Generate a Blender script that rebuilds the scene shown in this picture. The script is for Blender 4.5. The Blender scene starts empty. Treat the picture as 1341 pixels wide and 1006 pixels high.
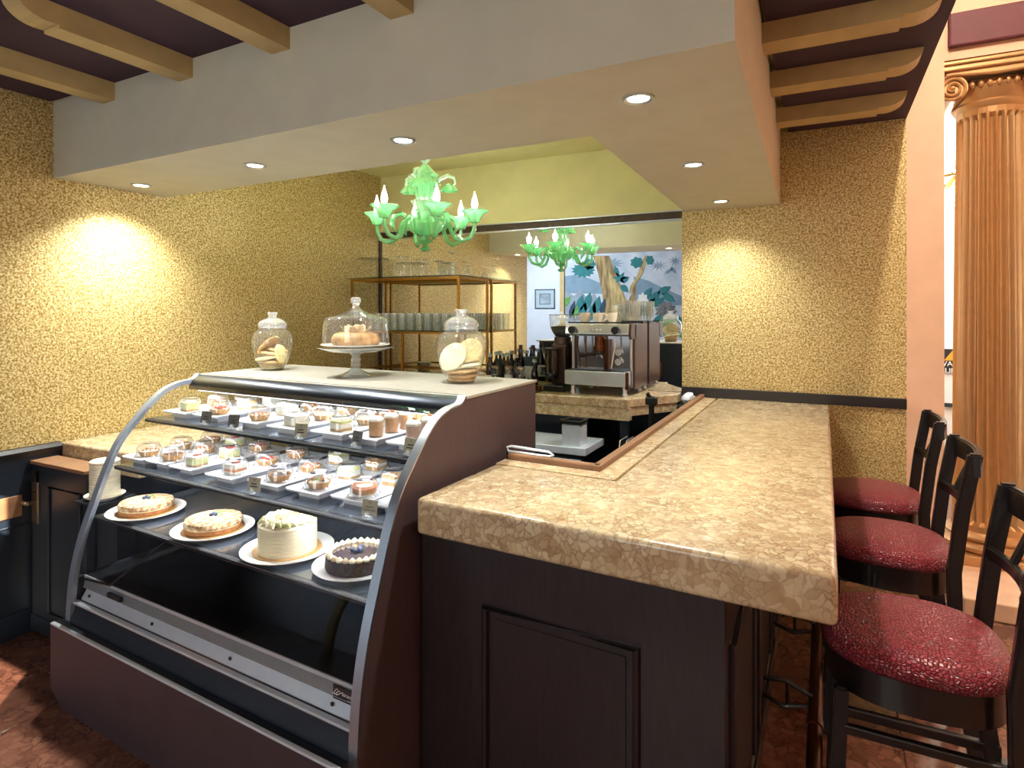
import bpy, bmesh, math, random
from math import pi, sin, cos, radians as R
from mathutils import Vector, Matrix
random.seed(7)
S = bpy.context.scene
COL = S.collection

# ------------------------------------------------------------------ camera
CX, HY, F, H = 670.5, 408.0, 802.0, 1.632          # principal column, horizon row, focal px, eye height
YAW = math.atan(410 / 802)
cam = bpy.data.cameras.new('camera'); cam_o = bpy.data.objects.new('camera', cam); COL.objects.link(cam_o)
cam.sensor_width = 36; cam.lens = 36 * F / 1341; cam.shift_y = -(503 - HY) / 1341; cam.clip_start = .02
cam_o.location = (0, 0, H); cam_o.rotation_euler = (pi / 2, 0, YAW); S.camera = cam_o
S.view_settings.view_transform = 'Standard'; S.view_settings.look = 'None'
S.view_settings.gamma = 1; S.view_settings.use_curve_mapping = False
S.view_settings.exposure = 0.55
S.cycles.transparent_max_bounces = 40
S.cycles.max_bounces = 8

# ------------------------------------------------------------------ world, sun, daylight
W = bpy.data.worlds.new('world'); S.world = W; W.use_nodes = True
W.node_tree.nodes['Background'].inputs[0].default_value = (.55, .68, .9, 1)
W.node_tree.nodes['Background'].inputs[1].default_value = .8

def lamp(name, kind, loc, energy, color=(1, 1, 1), rot=None, parent=None, **kw):
    l = bpy.data.lights.new(name, kind); l.energy = energy; l.color = color
    for k, v in kw.items(): setattr(l, k, v)
    o = bpy.data.objects.new(name, l); COL.objects.link(o); o.location = loc
    if rot: o.rotation_euler = rot
    if parent: o.parent = parent
    return o
def aim(v): return Vector(v).to_track_quat('-Z', 'Y').to_euler()

WARM = (1, .80, .56); NEUT = (1, .93, .82); COOL = (.82, .90, 1)
lamp('sun', 'SUN', (3, -6, 6), 24, (1, .9, .75), aim((-.7, .7, -.4)), angle=R(.2))
lamp('rear_wall_fill', 'SPOT', (-4.7, .5, 2.5), 260, COOL, aim((.9, -2.3, -.75)), spot_size=R(95), spot_blend=.6, shadow_soft_size=.15)  # added spot without a fitting, brightens the rear wall for the mirror
lamp('rear_daylight_fill', 'AREA', (-1.15, -1.74, 1.7), 26, (1, .96, .86), aim((0, 1, -.08)), shape='RECTANGLE', size=1.3, size_y=1.7)  # added area fill standing in for daylight from behind the viewer
lamp('hall_pendant_light', 'POINT', (.66, 2.0, 4.6), 290, (1, .86, .70), shadow_soft_size=.06)
lamp('far_room_light', 'AREA', (1.6, 7.0, 4.2), 110, (1, .95, .88), aim((0, .2, -1)), shape='RECTANGLE', size=2.5, size_y=1.5)

# ------------------------------------------------------------------ helpers
def ray(px, py):
    u = (px - CX) / F; v = (HY - py) / F
    return (-sin(YAW) + u * cos(YAW), cos(YAW) + u * sin(YAW), v)
def P(px, py, X=None, Y=None, Z=None):
    a = ray(px, py)
    t = X / a[0] if X is not None else Y / a[1] if Y is not None else (Z - H) / a[2]
    return Vector((a[0] * t, a[1] * t, H + a[2] * t))
def C(h):
    h = h.lstrip('#'); c = [int(h[i:i + 2], 16) / 255 for i in (0, 2, 4)]
    return tuple(x / 12.92 if x <= .04045 else ((x + .055) / 1.055) ** 2.4 for x in c) + (1,)

MATS = {}
def base(name):
    m = bpy.data.materials.new(name); m.use_nodes = True; MATS[name] = m
    nt = m.node_tree; return m, nt, nt.nodes['Principled BSDF'], nt.nodes, nt.links
def mat(name, col, rough=.5, metal=0, var=.08, scale=20, bump=0, stretch=None, emit=0, coat=0, spec=.5, col2=None, contrast=None, trans=0, sheen=0):
    m, nt, b, N, L = base(name)
    tc = N.new('ShaderNodeTexCoord'); mp = N.new('ShaderNodeMapping'); L.new(tc.outputs['Object'], mp.inputs[0])
    if stretch: mp.inputs['Scale'].default_value = stretch
    nz = N.new('ShaderNodeTexNoise'); nz.inputs['Scale'].default_value = scale; nz.inputs['Detail'].default_value = 4
    L.new(mp.outputs[0], nz.inputs[0])
    r = N.new('ShaderNodeValToRGB'); L.new(nz.outputs[0], r.inputs[0])
    c = C(col); d = C(col2) if col2 else tuple(x * (1 - 2.2 * var) for x in c[:3]) + (1,)
    lo, hi = contrast or (.3, .7)
    r.color_ramp.elements[0].position = lo; r.color_ramp.elements[0].color = d
    r.color_ramp.elements[1].position = hi; r.color_ramp.elements[1].color = c
    L.new(r.outputs[0], b.inputs['Base Color'])
    b.inputs['Roughness'].default_value = rough; b.inputs['Metallic'].default_value = metal
    b.inputs['Coat Weight'].default_value = coat; b.inputs['Specular IOR Level'].default_value = spec
    b.inputs['Transmission Weight'].default_value = trans
    if sheen: b.inputs['Sheen Weight'].default_value = sheen
    if emit:
        b.inputs['Emission Color'].default_value = c; b.inputs['Emission Strength'].default_value = emit
    if bump:
        bp = N.new('ShaderNodeBump'); bp.inputs['Strength'].default_value = bump; bp.inputs['Distance'].default_value = .01
        L.new(nz.outputs[0], bp.inputs['Height']); L.new(bp.outputs[0], b.inputs['Normal'])
    return m
def glassy(name, tint=(1, 1, 1, 1), ior=1.45, gain=1.0, add=.02, rough=.02, body=0, bodycol=(1, 1, 1, 1)):
    m, nt, b, N, L = base(name); N.remove(b); out = N['Material Output']
    t = N.new('ShaderNodeBsdfTransparent'); t.inputs[0].default_value = tint
    src = t
    if body:
        d = N.new('ShaderNodeBsdfDiffuse'); d.inputs[0].default_value = bodycol
        tl = N.new('ShaderNodeBsdfTranslucent'); tl.inputs[0].default_value = bodycol
        dm = N.new('ShaderNodeMixShader'); dm.inputs[0].default_value = .5; L.new(d.outputs[0], dm.inputs[1]); L.new(tl.outputs[0], dm.inputs[2])
        mm = N.new('ShaderNodeMixShader'); mm.inputs[0].default_value = body; L.new(t.outputs[0], mm.inputs[1]); L.new(dm.outputs[0], mm.inputs[2]); src = mm
    g = N.new('ShaderNodeBsdfGlossy'); g.inputs['Roughness'].default_value = rough
    lw = N.new('ShaderNodeLayerWeight'); lw.inputs[0].default_value = .5
    pw = N.new('ShaderNodeMath'); pw.operation = 'POWER'; pw.inputs[1].default_value = 4; L.new(lw.outputs['Facing'], pw.inputs[0])
    ma = N.new('ShaderNodeMath'); ma.operation = 'MULTIPLY_ADD'; ma.use_clamp = True; ma.inputs[1].default_value = gain; ma.inputs[2].default_value = add + ((ior - 1) / (ior + 1)) ** 2
    L.new(pw.outputs[0], ma.inputs[0])
    mx = N.new('ShaderNodeMixShader'); L.new(ma.outputs[0], mx.inputs[0]); L.new(src.outputs[0], mx.inputs[1]); L.new(g.outputs[0], mx.inputs[2])
    L.new(mx.outputs[0], out.inputs[0]); return m

def wallpaper():
    m, nt, b, N, L = base('gold_wallpaper')
    tc = N.new('ShaderNodeTexCoord')
    n1 = N.new('ShaderNodeTexNoise'); n1.inputs['Scale'].default_value = 95; n1.inputs['Detail'].default_value = 5; n1.inputs['Roughness'].default_value = .62
    v = N.new('ShaderNodeTexVoronoi'); v.inputs['Scale'].default_value = 190
    n2 = N.new('ShaderNodeTexNoise'); n2.inputs['Scale'].default_value = 3
    for n in (n1, v, n2): L.new(tc.outputs['Object'], n.inputs['Vector'])
    mx = N.new('ShaderNodeMath'); mx.operation = 'MULTIPLY_ADD'; mx.inputs[1].default_value = .25
    L.new(v.outputs['Color'], mx.inputs[0]); L.new(n1.outputs[0], mx.inputs[2])
    r = N.new('ShaderNodeValToRGB'); e = r.color_ramp.elements
    e[0].position = .52; e[0].color = C('#8d7138'); e[1].position = .74; e[1].color = C('#e2d3a0')
    e.new(.60).color = C('#b89c5c')
    L.new(mx.outputs[0], r.inputs[0]); L.new(r.outputs[0], b.inputs['Base Color'])
    b.inputs['Metallic'].default_value = .35
    rr = N.new('ShaderNodeMapRange'); rr.inputs[1].default_value = .5; rr.inputs[2].default_value = .75; rr.inputs[3].default_value = .55; rr.inputs[4].default_value = .38
    L.new(mx.outputs[0], rr.inputs[0]); L.new(rr.outputs[0], b.inputs['Roughness'])
    bp = N.new('ShaderNodeBump'); bp.inputs['Strength'].default_value = .35; bp.inputs['Distance'].default_value = .004
    L.new(mx.outputs[0], bp.inputs['Height']); L.new(bp.outputs[0], b.inputs['Normal'])
    return m
def stone(name, light, mid, vein, scale=26, rough=.18):
    m, nt, b, N, L = base(name)
    tc = N.new('ShaderNodeTexCoord')
    w = N.new('ShaderNodeTexNoise'); w.inputs['Scale'].default_value = 17; w.inputs['Detail'].default_value = 4
    L.new(tc.outputs['Object'], w.inputs['Vector'])
    ad = N.new('ShaderNodeVectorMath'); ad.operation = 'MULTIPLY_ADD'; ad.inputs[1].default_value = (.075, .075, .075)
    L.new(w.outputs['Color'], ad.inputs[0]); L.new(tc.outputs['Object'], ad.inputs[2])
    v = N.new('ShaderNodeTexVoronoi'); v.feature = 'DISTANCE_TO_EDGE'; v.inputs['Scale'].default_value = scale
    L.new(ad.outputs[0], v.inputs['Vector'])
    v2 = N.new('ShaderNodeTexVoronoi'); v2.inputs['Scale'].default_value = scale; L.new(ad.outputs[0], v2.inputs['Vector'])
    cells = N.new('ShaderNodeValToRGB'); cells.color_ramp.elements[0].color = C(mid); cells.color_ramp.elements[1].color = C(light)
    cells.color_ramp.elements[0].position = .2; cells.color_ramp.elements[1].position = .8
    sp = N.new('ShaderNodeSeparateColor'); L.new(v2.outputs['Color'], sp.inputs[0])
    mm = N.new('ShaderNodeMath'); mm.operation = 'MULTIPLY_ADD'; mm.inputs[1].default_value = .45; L.new(sp.outputs[0], mm.inputs[0])
    w2 = N.new('ShaderNodeMath'); w2.operation = 'MULTIPLY'; w2.inputs[1].default_value = .6; L.new(w.outputs[0], w2.inputs[0]); L.new(w2.outputs[0], mm.inputs[2])
    L.new(mm.outputs[0], cells.inputs[0])
    edge = N.new('ShaderNodeMapRange'); edge.inputs[1].default_value = 0; edge.inputs[2].default_value = .13; edge.inputs[3].default_value = .68; edge.inputs[4].default_value = 0
    L.new(v.outputs['Distance'], edge.inputs[0])
    w3 = N.new('ShaderNodeTexNoise'); w3.inputs['Scale'].default_value = 6; L.new(tc.outputs['Object'], w3.inputs['Vector'])
    w4 = N.new('ShaderNodeMapRange'); w4.inputs[1].default_value = .28; w4.inputs[2].default_value = .62; L.new(w3.outputs[0], w4.inputs[0])
    em = N.new('ShaderNodeMath'); em.operation = 'MULTIPLY'; L.new(edge.outputs[0], em.inputs[0]); L.new(w4.outputs[0], em.inputs[1])
    mix = N.new('ShaderNodeMix'); mix.data_type = 'RGBA'; L.new(em.outputs[0], mix.inputs[0]); L.new(cells.outputs[0], mix.inputs[6]); mix.inputs[7].default_value = C(vein)
    L.new(mix.outputs[2], b.inputs['Base Color']); b.inputs['Roughness'].default_value = rough; b.inputs['Coat Weight'].default_value = .3; b.inputs['Coat Roughness'].default_value = .1
    return m
def leather():
    m, nt, b, N, L = base('red_crocodile_vinyl')
    tc = N.new('ShaderNodeTexCoord')
    v = N.new('ShaderNodeTexVoronoi'); v.feature = 'DISTANCE_TO_EDGE'; v.inputs['Scale'].default_value = 100; v.inputs['Randomness'].default_value = .75
    L.new(tc.outputs['Object'], v.inputs['Vector'])
    mr = N.new('ShaderNodeMapRange'); mr.inputs[2].default_value = .22; L.new(v.outputs[0], mr.inputs[0])
    r = N.new('ShaderNodeValToRGB'); r.color_ramp.elements[0].color = C('#4a1216'); r.color_ramp.elements[1].color = C('#7f2430'); r.color_ramp.elements[1].position = .6
    L.new(mr.outputs[0], r.inputs[0]); L.new(r.outputs[0], b.inputs['Base Color'])
    b.inputs['Roughness'].default_value = .32
    bp = N.new('ShaderNodeBump'); bp.inputs['Strength'].default_value = .8; bp.inputs['Distance'].default_value = .004
    L.new(mr.outputs[0], bp.inputs['Height']); L.new(bp.outputs[0], b.inputs['Normal']); return m

M = MATS
wallpaper(); leather()
stone('ochre_stone', '#d2c09c', '#a98a64', '#745440', 42, .27)
stone('pink_floor_marble', '#7c5240', '#5a352a', '#341c15', 22, .22)
stone('floor_marble_b', '#744b3a', '#543127', '#301b15', 20, .25)
mat('plaster_beige', '#c9c6b2', .8, var=.03, scale=8)
mat('plaster_white', '#d9d2c4', .85, var=.02, scale=6)
mat('plaster_cream', '#dcd498', .75, var=.04, scale=6)
mat('plaster_pink', '#dfb79a', .8, var=.05, scale=7)
mat('daylit_wall_paint', '#cfd6e0', .8, var=.03, scale=6)
mat('purple_paint', '#3d2336', .75, var=.08, scale=9)
mat('maroon_paint', '#561f2a', .6, var=.06)
mat('beam_paint', '#c0a873', .6, var=.08, scale=10, stretch=(1, 1, 1))
mat('dark_wood', '#2b2123', .40, var=.2, scale=14, stretch=(6, 6, .7), coat=.15)
mat('plum_laminate', '#4d3b3c', .5, var=.1, scale=14, stretch=(8, 8, .6))
mat('plum_panel', '#453439', .55, var=.12, scale=9)
mat('ebony_wood', '#17100f', .3, var=.2, scale=12, stretch=(4, 4, .8), coat=.3)
mat('navy_black_paint', '#1a222d', .38, var=.12, scale=10)
mat('black_wood_trim', '#1b1412', .4, var=.1)
mat('brown_band', '#8a6346', .45, var=.15, scale=8, stretch=(1, .3, 3))
mat('steel', '#b9bec6', .22, 1, var=.04, scale=8, stretch=(1, 20, 1))
mat('satin_steel', '#c6ccd4', .34, 1, var=.05, scale=10)
mat('dark_steel', '#4a4f58', .3, 1, var=.08, scale=10)
mat('shelf_plate', '#8e97a6', .16, .85, var=.1, scale=6)
mat('chrome', '#dfe1e5', .12, .8, var=.02)
mat('brushed_nickel', '#a59a86', .35, 1, var=.05)
mat('brass', '#a9803c', .32, 1, var=.08, scale=30)
mat('bronze', '#6b432c', .28, 1, var=.1)
mat('column_gold', '#c39a6a', .33, .6, var=.04, scale=18)
mat('black_plastic', '#101113', .35, var=.1)
mat('black_rubber', '#0c0c0d', .6, var=.1)
mat('brown_enamel', '#5a463f', .3, .4, var=.06)
mat('laminate_grey', '#9c968c', .35, var=.08, scale=25)
mat('white_ceramic', '#f1efea', .15, var=.01, coat=.4)
mat('cream_ceramic', '#efe3cc', .2, var=.02, coat=.3)
mat('tray_white', '#dcdde0', .3, var=.01)
mat('mirror_silver', '#f4f5f3', .0, 1, var=.0)
mat('mirror_frame_dark', '#4a3a28', .5, .3, var=.2, scale=40)
mat('emit_downlight', '#fff6e0', .5, emit=14)
mat('emit_bulb', '#fff7e8', .5, emit=14)
mat('emit_led', '#f4f8ff', .5, emit=2.2)
mat('biscuit', '#d9ae6c', .8, var=.2, scale=45, bump=.4)
mat('biscuit_pale', '#e0cb92', .85, var=.18, scale=60, bump=.5)
mat('sugared_cookie', '#e8dcb4', .9, var=.12, scale=90, bump=.6)
mat('bundt_crust', '#b5854a', .6, var=.35, scale=24, bump=.3)
mat('apple_crisp', '#f0d3a6', .5, var=.2, scale=40)
mat('powdered_crust', '#ddc9a4', .9, col2='#9a6c3c', scale=60, contrast=(.42, .62), bump=.3)
mat('sponge', '#d2a05c', .85, var=.2, scale=60, bump=.4)
mat('sponge_side', '#b97a42', .85, var=.25, scale=60, bump=.4)
mat('cream_icing', '#eadfc0', .6, var=.05, scale=30)
mat('pale_green_icing', '#cfd694', .6, var=.1, scale=30)
mat('white_cream', '#f1ede2', .55, var=.02)
mat('lime_filling', '#dfe09a', .6, var=.08)
mat('chocolate', '#3d241c', .35, var=.2, scale=40)
mat('chocolate_glaze', '#4a3e40', .12, var=.1, scale=10)
mat('crumb_brown', '#4b3226', .9, var=.4, scale=90, bump=.8)
mat('tart_crust', '#d49a4e', .75, var=.25, scale=40, bump=.3)
mat('pecan', '#7a4a2a', .5, var=.3, scale=60, bump=.5)
mat('strawberry', '#d3452f', .3, var=.2, scale=60)
mat('orange_fruit', '#e88a4a', .35, var=.2)
mat('kiwi', '#b6c25a', .4, var=.15)
mat('blueberry', '#2f3c58', .45, var=.2)
mat('leaf_green', '#4f8a3e', .5, var=.2)
mat('cardboard_gold', '#cda25e', .6, var=.1)
mat('caramel_pudding', '#cf9a66', .5, var=.1, scale=15)
mat('pink_pudding', '#e9c0aa', .5, var=.1, scale=15)
mat('card_grey', '#6f716c', .6, var=.04)
mat('card_sage', '#b3ad95', .6, var=.04)
mat('ink', '#2b2f36', .6, var=.02)
mat('white_print', '#f0f2f4', .5, var=.01)
mat('coffee_bean', '#2c1a14', .5, var=.4, scale=120, bump=.8)
mat('bottle_dark', '#15110f', .08, var=.1, coat=.5)
mat('bottle_brown', '#3a1d12', .1, var=.1, coat=.5)
mat('bottle_wine_cap', '#4a1c18', .35, var=.1)
mat('spice_dark', '#33343c', .6, var=.5, scale=60)
mat('label_white', '#d7dbe2', .6, var=.15, scale=30)
mat('honey_candle', '#d9c48a', .4, var=.08)
mat('teal_label', '#2d4250', .5, var=.3, scale=25)
mat('mural_sky', '#aab9c8', .8, col2='#cdd6dd', scale=3, contrast=(.35, .65))
mat('mural_hill', '#7f9cb0', .8, var=.1, scale=5)
mat('mural_mist', '#98a6b2', .8, var=.12, scale=5)
mat('mural_bark', '#b29a68', .8, col2='#6f5c40', scale=6, stretch=(3, 1, .6), contrast=(.35, .6))
mat('mural_bark_light', '#c9b47c', .8, col2='#8a764a', scale=6, stretch=(3, 1, .6), contrast=(.3, .6))
mat('mural_teal', '#2f7f84', .8, var=.12, scale=12)
mat('mural_navy', '#2f4a64', .8, var=.15, scale=12)
mat('mural_green', '#67a95a', .8, var=.15, scale=12)
mat('mural_white', '#e3e4e0', .8, var=.05, scale=12)
mat('mural_grey', '#8f8f90', .8, var=.3, scale=20)
mat('mural_palm', '#8fa6b8', .8, var=.15, scale=8)
mat('picture_mat', '#a9bcc6', .7, var=.05)
mat('picture_print', '#9fb2bd', .7, var=.2, scale=9)
mat('picture_frame', '#4c5a66', .5, var=.1)
mat('warning_yellow', '#e8a43a', .5, var=.03)
mat('sign_black', '#22262d', .5, var=.05)
mat('podium_stone', '#d8b394', .5, var=.08, scale=10)
mat('white_paint', '#e9edf2', .6, var=.02)
mat('frame_steel', '#9aa5b5', .3, .55, var=.05)
mat('stainless_bright', '#cfd6df', .35, .35, var=.04)
mat('wax_bulb', '#fffaf0', .4, var=.01)
glassy('clear_glass', (.97, .985, .98, 1), 1.5, 1.3, .04, .02, body=.05)
glassy('case_glass', (.985, .99, .99, 1), 1.3, .35, .0)
glassy('plastic_lid', (.95, .97, .98, 1), 1.45, 1.2, .09, .06, body=.09)
glassy('crystal', (.93, .96, .99, 1), 1.7, 1.4, .12, .03, body=.22)
glassy('green_glass', (.55, .93, .64, 1), 1.5, 1.4, .12, .05, body=.5, bodycol=C('#a9ebba'))
glassy('pale_green_glass', (.85, .97, .87, 1), 1.5, 1.2, .12, .05, body=.5, bodycol=C('#d5f2da'))
glassy('tinted_glass', (.75, .85, .86, 1), 1.5, 1.0, .04)
glassy('smoke_plastic', (.55, .47, .4, 1), 1.45, 1, .05)

# ---- mesh building
def bx(bm, x0, x1, y0, y1, z0, z1):
    v = [bm.verts.new(p) for p in ((x0, y0, z0), (x1, y0, z0), (x1, y1, z0), (x0, y1, z0), (x0, y0, z1), (x1, y0, z1), (x1, y1, z1), (x0, y1, z1))]
    for f in ((3, 2, 1, 0), (4, 5, 6, 7), (0, 1, 5, 4), (1, 2, 6, 5), (2, 3, 7, 6), (3, 0, 4, 7)): bm.faces.new([v[i] for i in f])
    return bm
def box(x0, x1, y0, y1, z0, z1, bev=0, seg=2):
    bm = bx(bmesh.new(), x0, x1, y0, y1, z0, z1)
    if bev: bmesh.ops.bevel(bm, geom=bm.edges[:], offset=bev, segments=seg, affect='EDGES', profile=.5)
    return bm
def cbox(cx, cy, cz, sx, sy, sz, bev=0, seg=2): return box(cx - sx / 2, cx + sx / 2, cy - sy / 2, cy + sy / 2, cz - sz / 2, cz + sz / 2, bev, seg)
def prism(poly, axis, a, b, bev=0, seg=2):
    bm = bmesh.new()
    def pt(p, d): return (d, p[0], p[1]) if axis == 'X' else (p[0], d, p[1]) if axis == 'Y' else (p[0], p[1], d)
    A = [bm.verts.new(pt(p, a)) for p in poly]; B = [bm.verts.new(pt(p, b)) for p in poly]
    bm.faces.new(A[::-1]); bm.faces.new(B); n = len(poly)
    for i in range(n): bm.faces.new((A[i], A[(i + 1) % n], B[(i + 1) % n], B[i]))
    bmesh.ops.recalc_face_normals(bm, faces=bm.faces[:])
    if bev: bmesh.ops.bevel(bm, geom=[e for e in bm.edges if e.calc_face_angle(0) > .5], offset=bev, segments=seg, affect='EDGES', profile=.5)
    return bm
def lathe(prof, seg=24, bm=None, c=(0, 0, 0), ripple=None):
    bm = bm or bmesh.new(); rows = []
    for r, z in prof:
        if r < 1e-5: rows.append([bm.verts.new((c[0], c[1], c[2] + z))])
        else:
            row = []
            for i in range(seg):
                a = 2 * pi * i / seg; q = r * (ripple(a, r, z) if ripple else 1)
                row.append(bm.verts.new((c[0] + q * cos(a), c[1] + q * sin(a), c[2] + z)))
            rows.append(row)
    for A, B in zip(rows, rows[1:]):
        if len(A) == 1 and len(B) == 1: continue
        for i in range(seg):
            j = (i + 1) % seg
            if len(A) == 1: bm.faces.new((A[0], B[j], B[i]))
            elif len(B) == 1: bm.faces.new((A[i], A[j], B[0]))
            else: bm.faces.new((A[i], A[j], B[j], B[i]))
    return bm
def cyl(r, z0, z1, seg=20, r2=None, bm=None, c=(0, 0, 0)):
    r2 = r if r2 is None else r2
    return lathe([(0, z0), (r, z0), (r2, z1), (0, z1)], seg, bm, c)
def tube(pts, r, seg=8, bm=None, closed=False):
    bm = bm or bmesh.new(); pts = [Vector(p) for p in pts]; n = len(pts); rows = []; up = None
    for i, p in enumerate(pts):
        if closed: t = pts[(i + 1) % n] - pts[i - 1]
        else: t = (pts[min(i + 1, n - 1)] - pts[max(i - 1, 0)])
        t.normalize()
        if up is None: up = Vector((0, 0, 1)) if abs(t.z) < .9 else Vector((1, 0, 0))
        s = t.cross(up); 
        if s.length < 1e-4: s = t.cross(Vector((0, 1, 0)))
        s.normalize(); up = s.cross(t).normalized()
        rr = r[i] if isinstance(r, (list, tuple)) else r
        rows.append([bm.verts.new(p + rr * (cos(2 * pi * k / seg) * s + sin(2 * pi * k / seg) * up)) for k in range(seg)])
    m = n if closed else n - 1
    for i in range(m):
        A, B = rows[i], rows[(i + 1) % n]
        for k in range(seg): bm.faces.new((A[k], A[(k + 1) % seg], B[(k + 1) % seg], B[k]))
    if not closed:
        bm.faces.new(rows[0][::-1]); bm.faces.new(rows[-1])
    bmesh.ops.recalc_face_normals(bm, faces=bm.faces[:])
    return bm
def ball(r, c=(0, 0, 0), s=(1, 1, 1), sub=2, bm=None):
    bm = bm or bmesh.new()
    g = bmesh.ops.create_icosphere(bm, subdivisions=sub, radius=r)
    for v in g['verts']: v.co = Vector((v.co.x * s[0] + c[0], v.co.y * s[1] + c[1], v.co.z * s[2] + c[2]))
    return bm
def xf(bm, loc=(0, 0, 0), rot=(0, 0, 0), s=(1, 1, 1)):
    from mathutils import Euler
    bm.transform(Matrix.Translation(loc) @ Euler(rot).to_matrix().to_4x4() @ Matrix.Diagonal((*s, 1))); return bm
def join(*bms):
    out = bmesh.new()
    for b in bms:
        me = bpy.data.meshes.new('tmp'); b.to_mesh(me); b.free(); out.from_mesh(me); bpy.data.meshes.remove(me)
    return out
def obj(name, bm, m, parent=None, smooth=False, kind=None, label=None, loc=None, rot=None):
    me = bpy.data.meshes.new(name); bm.to_mesh(me); bm.free(); me.materials.append(MATS[m])
    if smooth:
        for p in me.polygons: p.use_smooth = True
        if smooth != 'all': me.set_sharp_from_angle(angle=R(40))
    o = bpy.data.objects.new(name, me); COL.objects.link(o)
    if parent: o.parent = parent
    if kind: o['kind'] = kind
    if label: o['label'] = label
    if loc is not None: o.location = loc
    if rot: o.rotation_euler = rot
    return o
def tag(o, label, cat, group=None):
    o['label'] = label; o['category'] = cat
    if group: o['group'] = group
    return o
def thing(name, label, cat, loc=(0, 0, 0), rz=0, group=None):
    o = bpy.data.objects.new(name, None); COL.objects.link(o); o.location = loc; o.rotation_euler = (0, 0, rz); o.empty_display_size = .05
    return tag(o, label, cat, group)
def dup(root, loc, rz=0, label=None, group=None):
    r = root.copy(); COL.objects.link(r); r.location = loc; r.rotation_euler = (0, 0, rz)
    if label: r['label'] = label
    if group: r['group'] = group
    for ch in list(root.children):
        c = ch.copy(); COL.objects.link(c); c.parent = r
        if c.type == 'LIGHT': continue
        for g in list(ch.children):
            d = g.copy(); COL.objects.link(d); d.parent = c
    return r
def struct(name, bm, m, parent=None, smooth=False):
    return obj(name, bm, m, parent, smooth, kind=None if parent else 'structure')
def text_bm(s, size, align='CENTER'):
    cu = bpy.data.curves.new('t', 'FONT'); cu.body = s; cu.size = size; cu.align_x = align; cu.extrude = size * .02
    o = bpy.data.objects.new('t', cu); COL.objects.link(o)
    me = bpy.data.meshes.new_from_object(o.evaluated_get(bpy.context.evaluated_depsgraph_get()))
    bm = bmesh.new(); bm.from_mesh(me); bpy.data.objects.remove(o); bpy.data.curves.remove(cu); bpy.data.meshes.remove(me)
    return bm

# ------------------------------------------------------------------ the room
XL, YW, YM, ZS = -3.62, 4.40, 4.43, 2.336
ZC1, ZC2 = 2.735, 2.806
YB = -1.8
HALLZ = 5.2
# floor: base slab with single marble tiles laid on it
fl = struct('floor', box(-6.2, 4.2, -2.0, 8.4, -.12, -.012), 'floor_marble_b')
tile_me = {}
for i in range(11):
    for j in range(8):
        x0, y0 = -4.7 + .62 * i, -.35 + .62 * j
        k = (i * 7 + j * 3) % 2
        if k not in tile_me:
            t = obj('tile', box(.002, .618, .002, .618, -.012, 0, .0015, 1), 'pink_floor_marble' if k else 'floor_marble_b', fl); tile_me[k] = t.data
        else:
            t = bpy.data.objects.new('tile', tile_me[k]); COL.objects.link(t); t.parent = fl
        t.location = (x0, y0, 0)
struct('wall_left', box(XL - .2, XL, 1.33, YM + .1, 0, 2.9), 'gold_wallpaper')
struct('wall_back', box(XL - .2, .44, YM + .012, YM + .3, 0, HALLZ), 'plaster_cream')
struct('wall_back_right', box(-.9, .44, YW, YM + .012, 0, ZC2), 'gold_wallpaper')
# left wall dado
w = struct('baseboard_left', box(XL, XL + .018, 1.33, 2.6, 0, .9), 'navy_black_paint')
for y in (1.36, 1.95): obj('panel_moulding', tube([(XL + .02, y, .12), (XL + .02, y, .56), (XL + .02, y + .5, .56), (XL + .02, y + .5, .12)], .008, 6, closed=True), 'navy_black_paint', w)
struct('trim_1', prism([(XL, .90), (XL + .03, .90), (XL + .035, .925), (XL + .022, .943), (XL, .945)], 'Y', 1.33, 1.80), 'black_wood_trim')
struct('trim_2', box(XL + .018, XL + .03, 1.33, 1.62, .606, .712, .003), 'brown_band')
# right wall chair rail
struct('trim_3', box(-.9, .44, YW - .025, YW, 1.04, 1.104, .004), 'black_wood_trim')
# soffit
sof = [(XL, 1.774), (-.209, 1.679), (-.264, YW), (-.884, YW), (-.833, 2.333), (XL, 2.39)]
struct('soffit', prism(sof, 'Z', ZS, ZC1 + .12), 'plaster_beige')
struct('trim_4', box(XL, -.884, YM - .02, YM + .012, 2.292, 2.345, .003), 'mirror_frame_dark')
struct('trim_5', box(XL, -.884, YM - .024, YM + .012, 2.345, 2.353), 'satin_steel')
struct('trim_6', box(XL, -.884, YM - .024, YM + .012, 2.284, 2.292), 'satin_steel')
struct('trim_7', box(XL, XL + .016, YM - .016, YM, 1.06, 2.284), 'mirror_frame_dark')
mir = obj('wall_mirror', box(XL + .002, -.90, YM, YM + .012, 1.0, 2.284), 'mirror_silver')
tag(mir, 'large wall mirror behind the espresso machine reflecting the room', 'mirror')
# ceilings with single beams
ce = struct('ceiling', box(-6.2, -.215, -1.9, 1.76, ZC1, ZC1 + .2), 'purple_paint')
cr = struct('ceiling_right', box(-.215, .44, -1.9, YW, ZC2, ZC2 + .2), 'purple_paint')
struct('ceiling_recess', box(XL, -.2, 1.76, YM + .1, ZC1 + .12, ZC1 + .3), 'plaster_cream')
def beam(parent, L, zt, hgt, wid, loc, rz):
    # along +x from 0 (at the soffit) to L (free end with a scrolled tip)
    pts = [(0, 0), (0, -hgt), (L - .135, -hgt), (L - .135, -hgt + .012), (L - .10, -hgt + .010)]
    for k in range(8):
        a = k / 7 * pi / 2; pts.append((L - .10 + .10 * sin(a), -hgt + .010 + (hgt - .010) * (1 - cos(a))))
    bm = prism(pts, 'Y', -wid / 2, wid / 2); b = obj('beam', bm, 'beam_paint', parent, loc=loc, rot=(0, 0, rz)); return b
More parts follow.
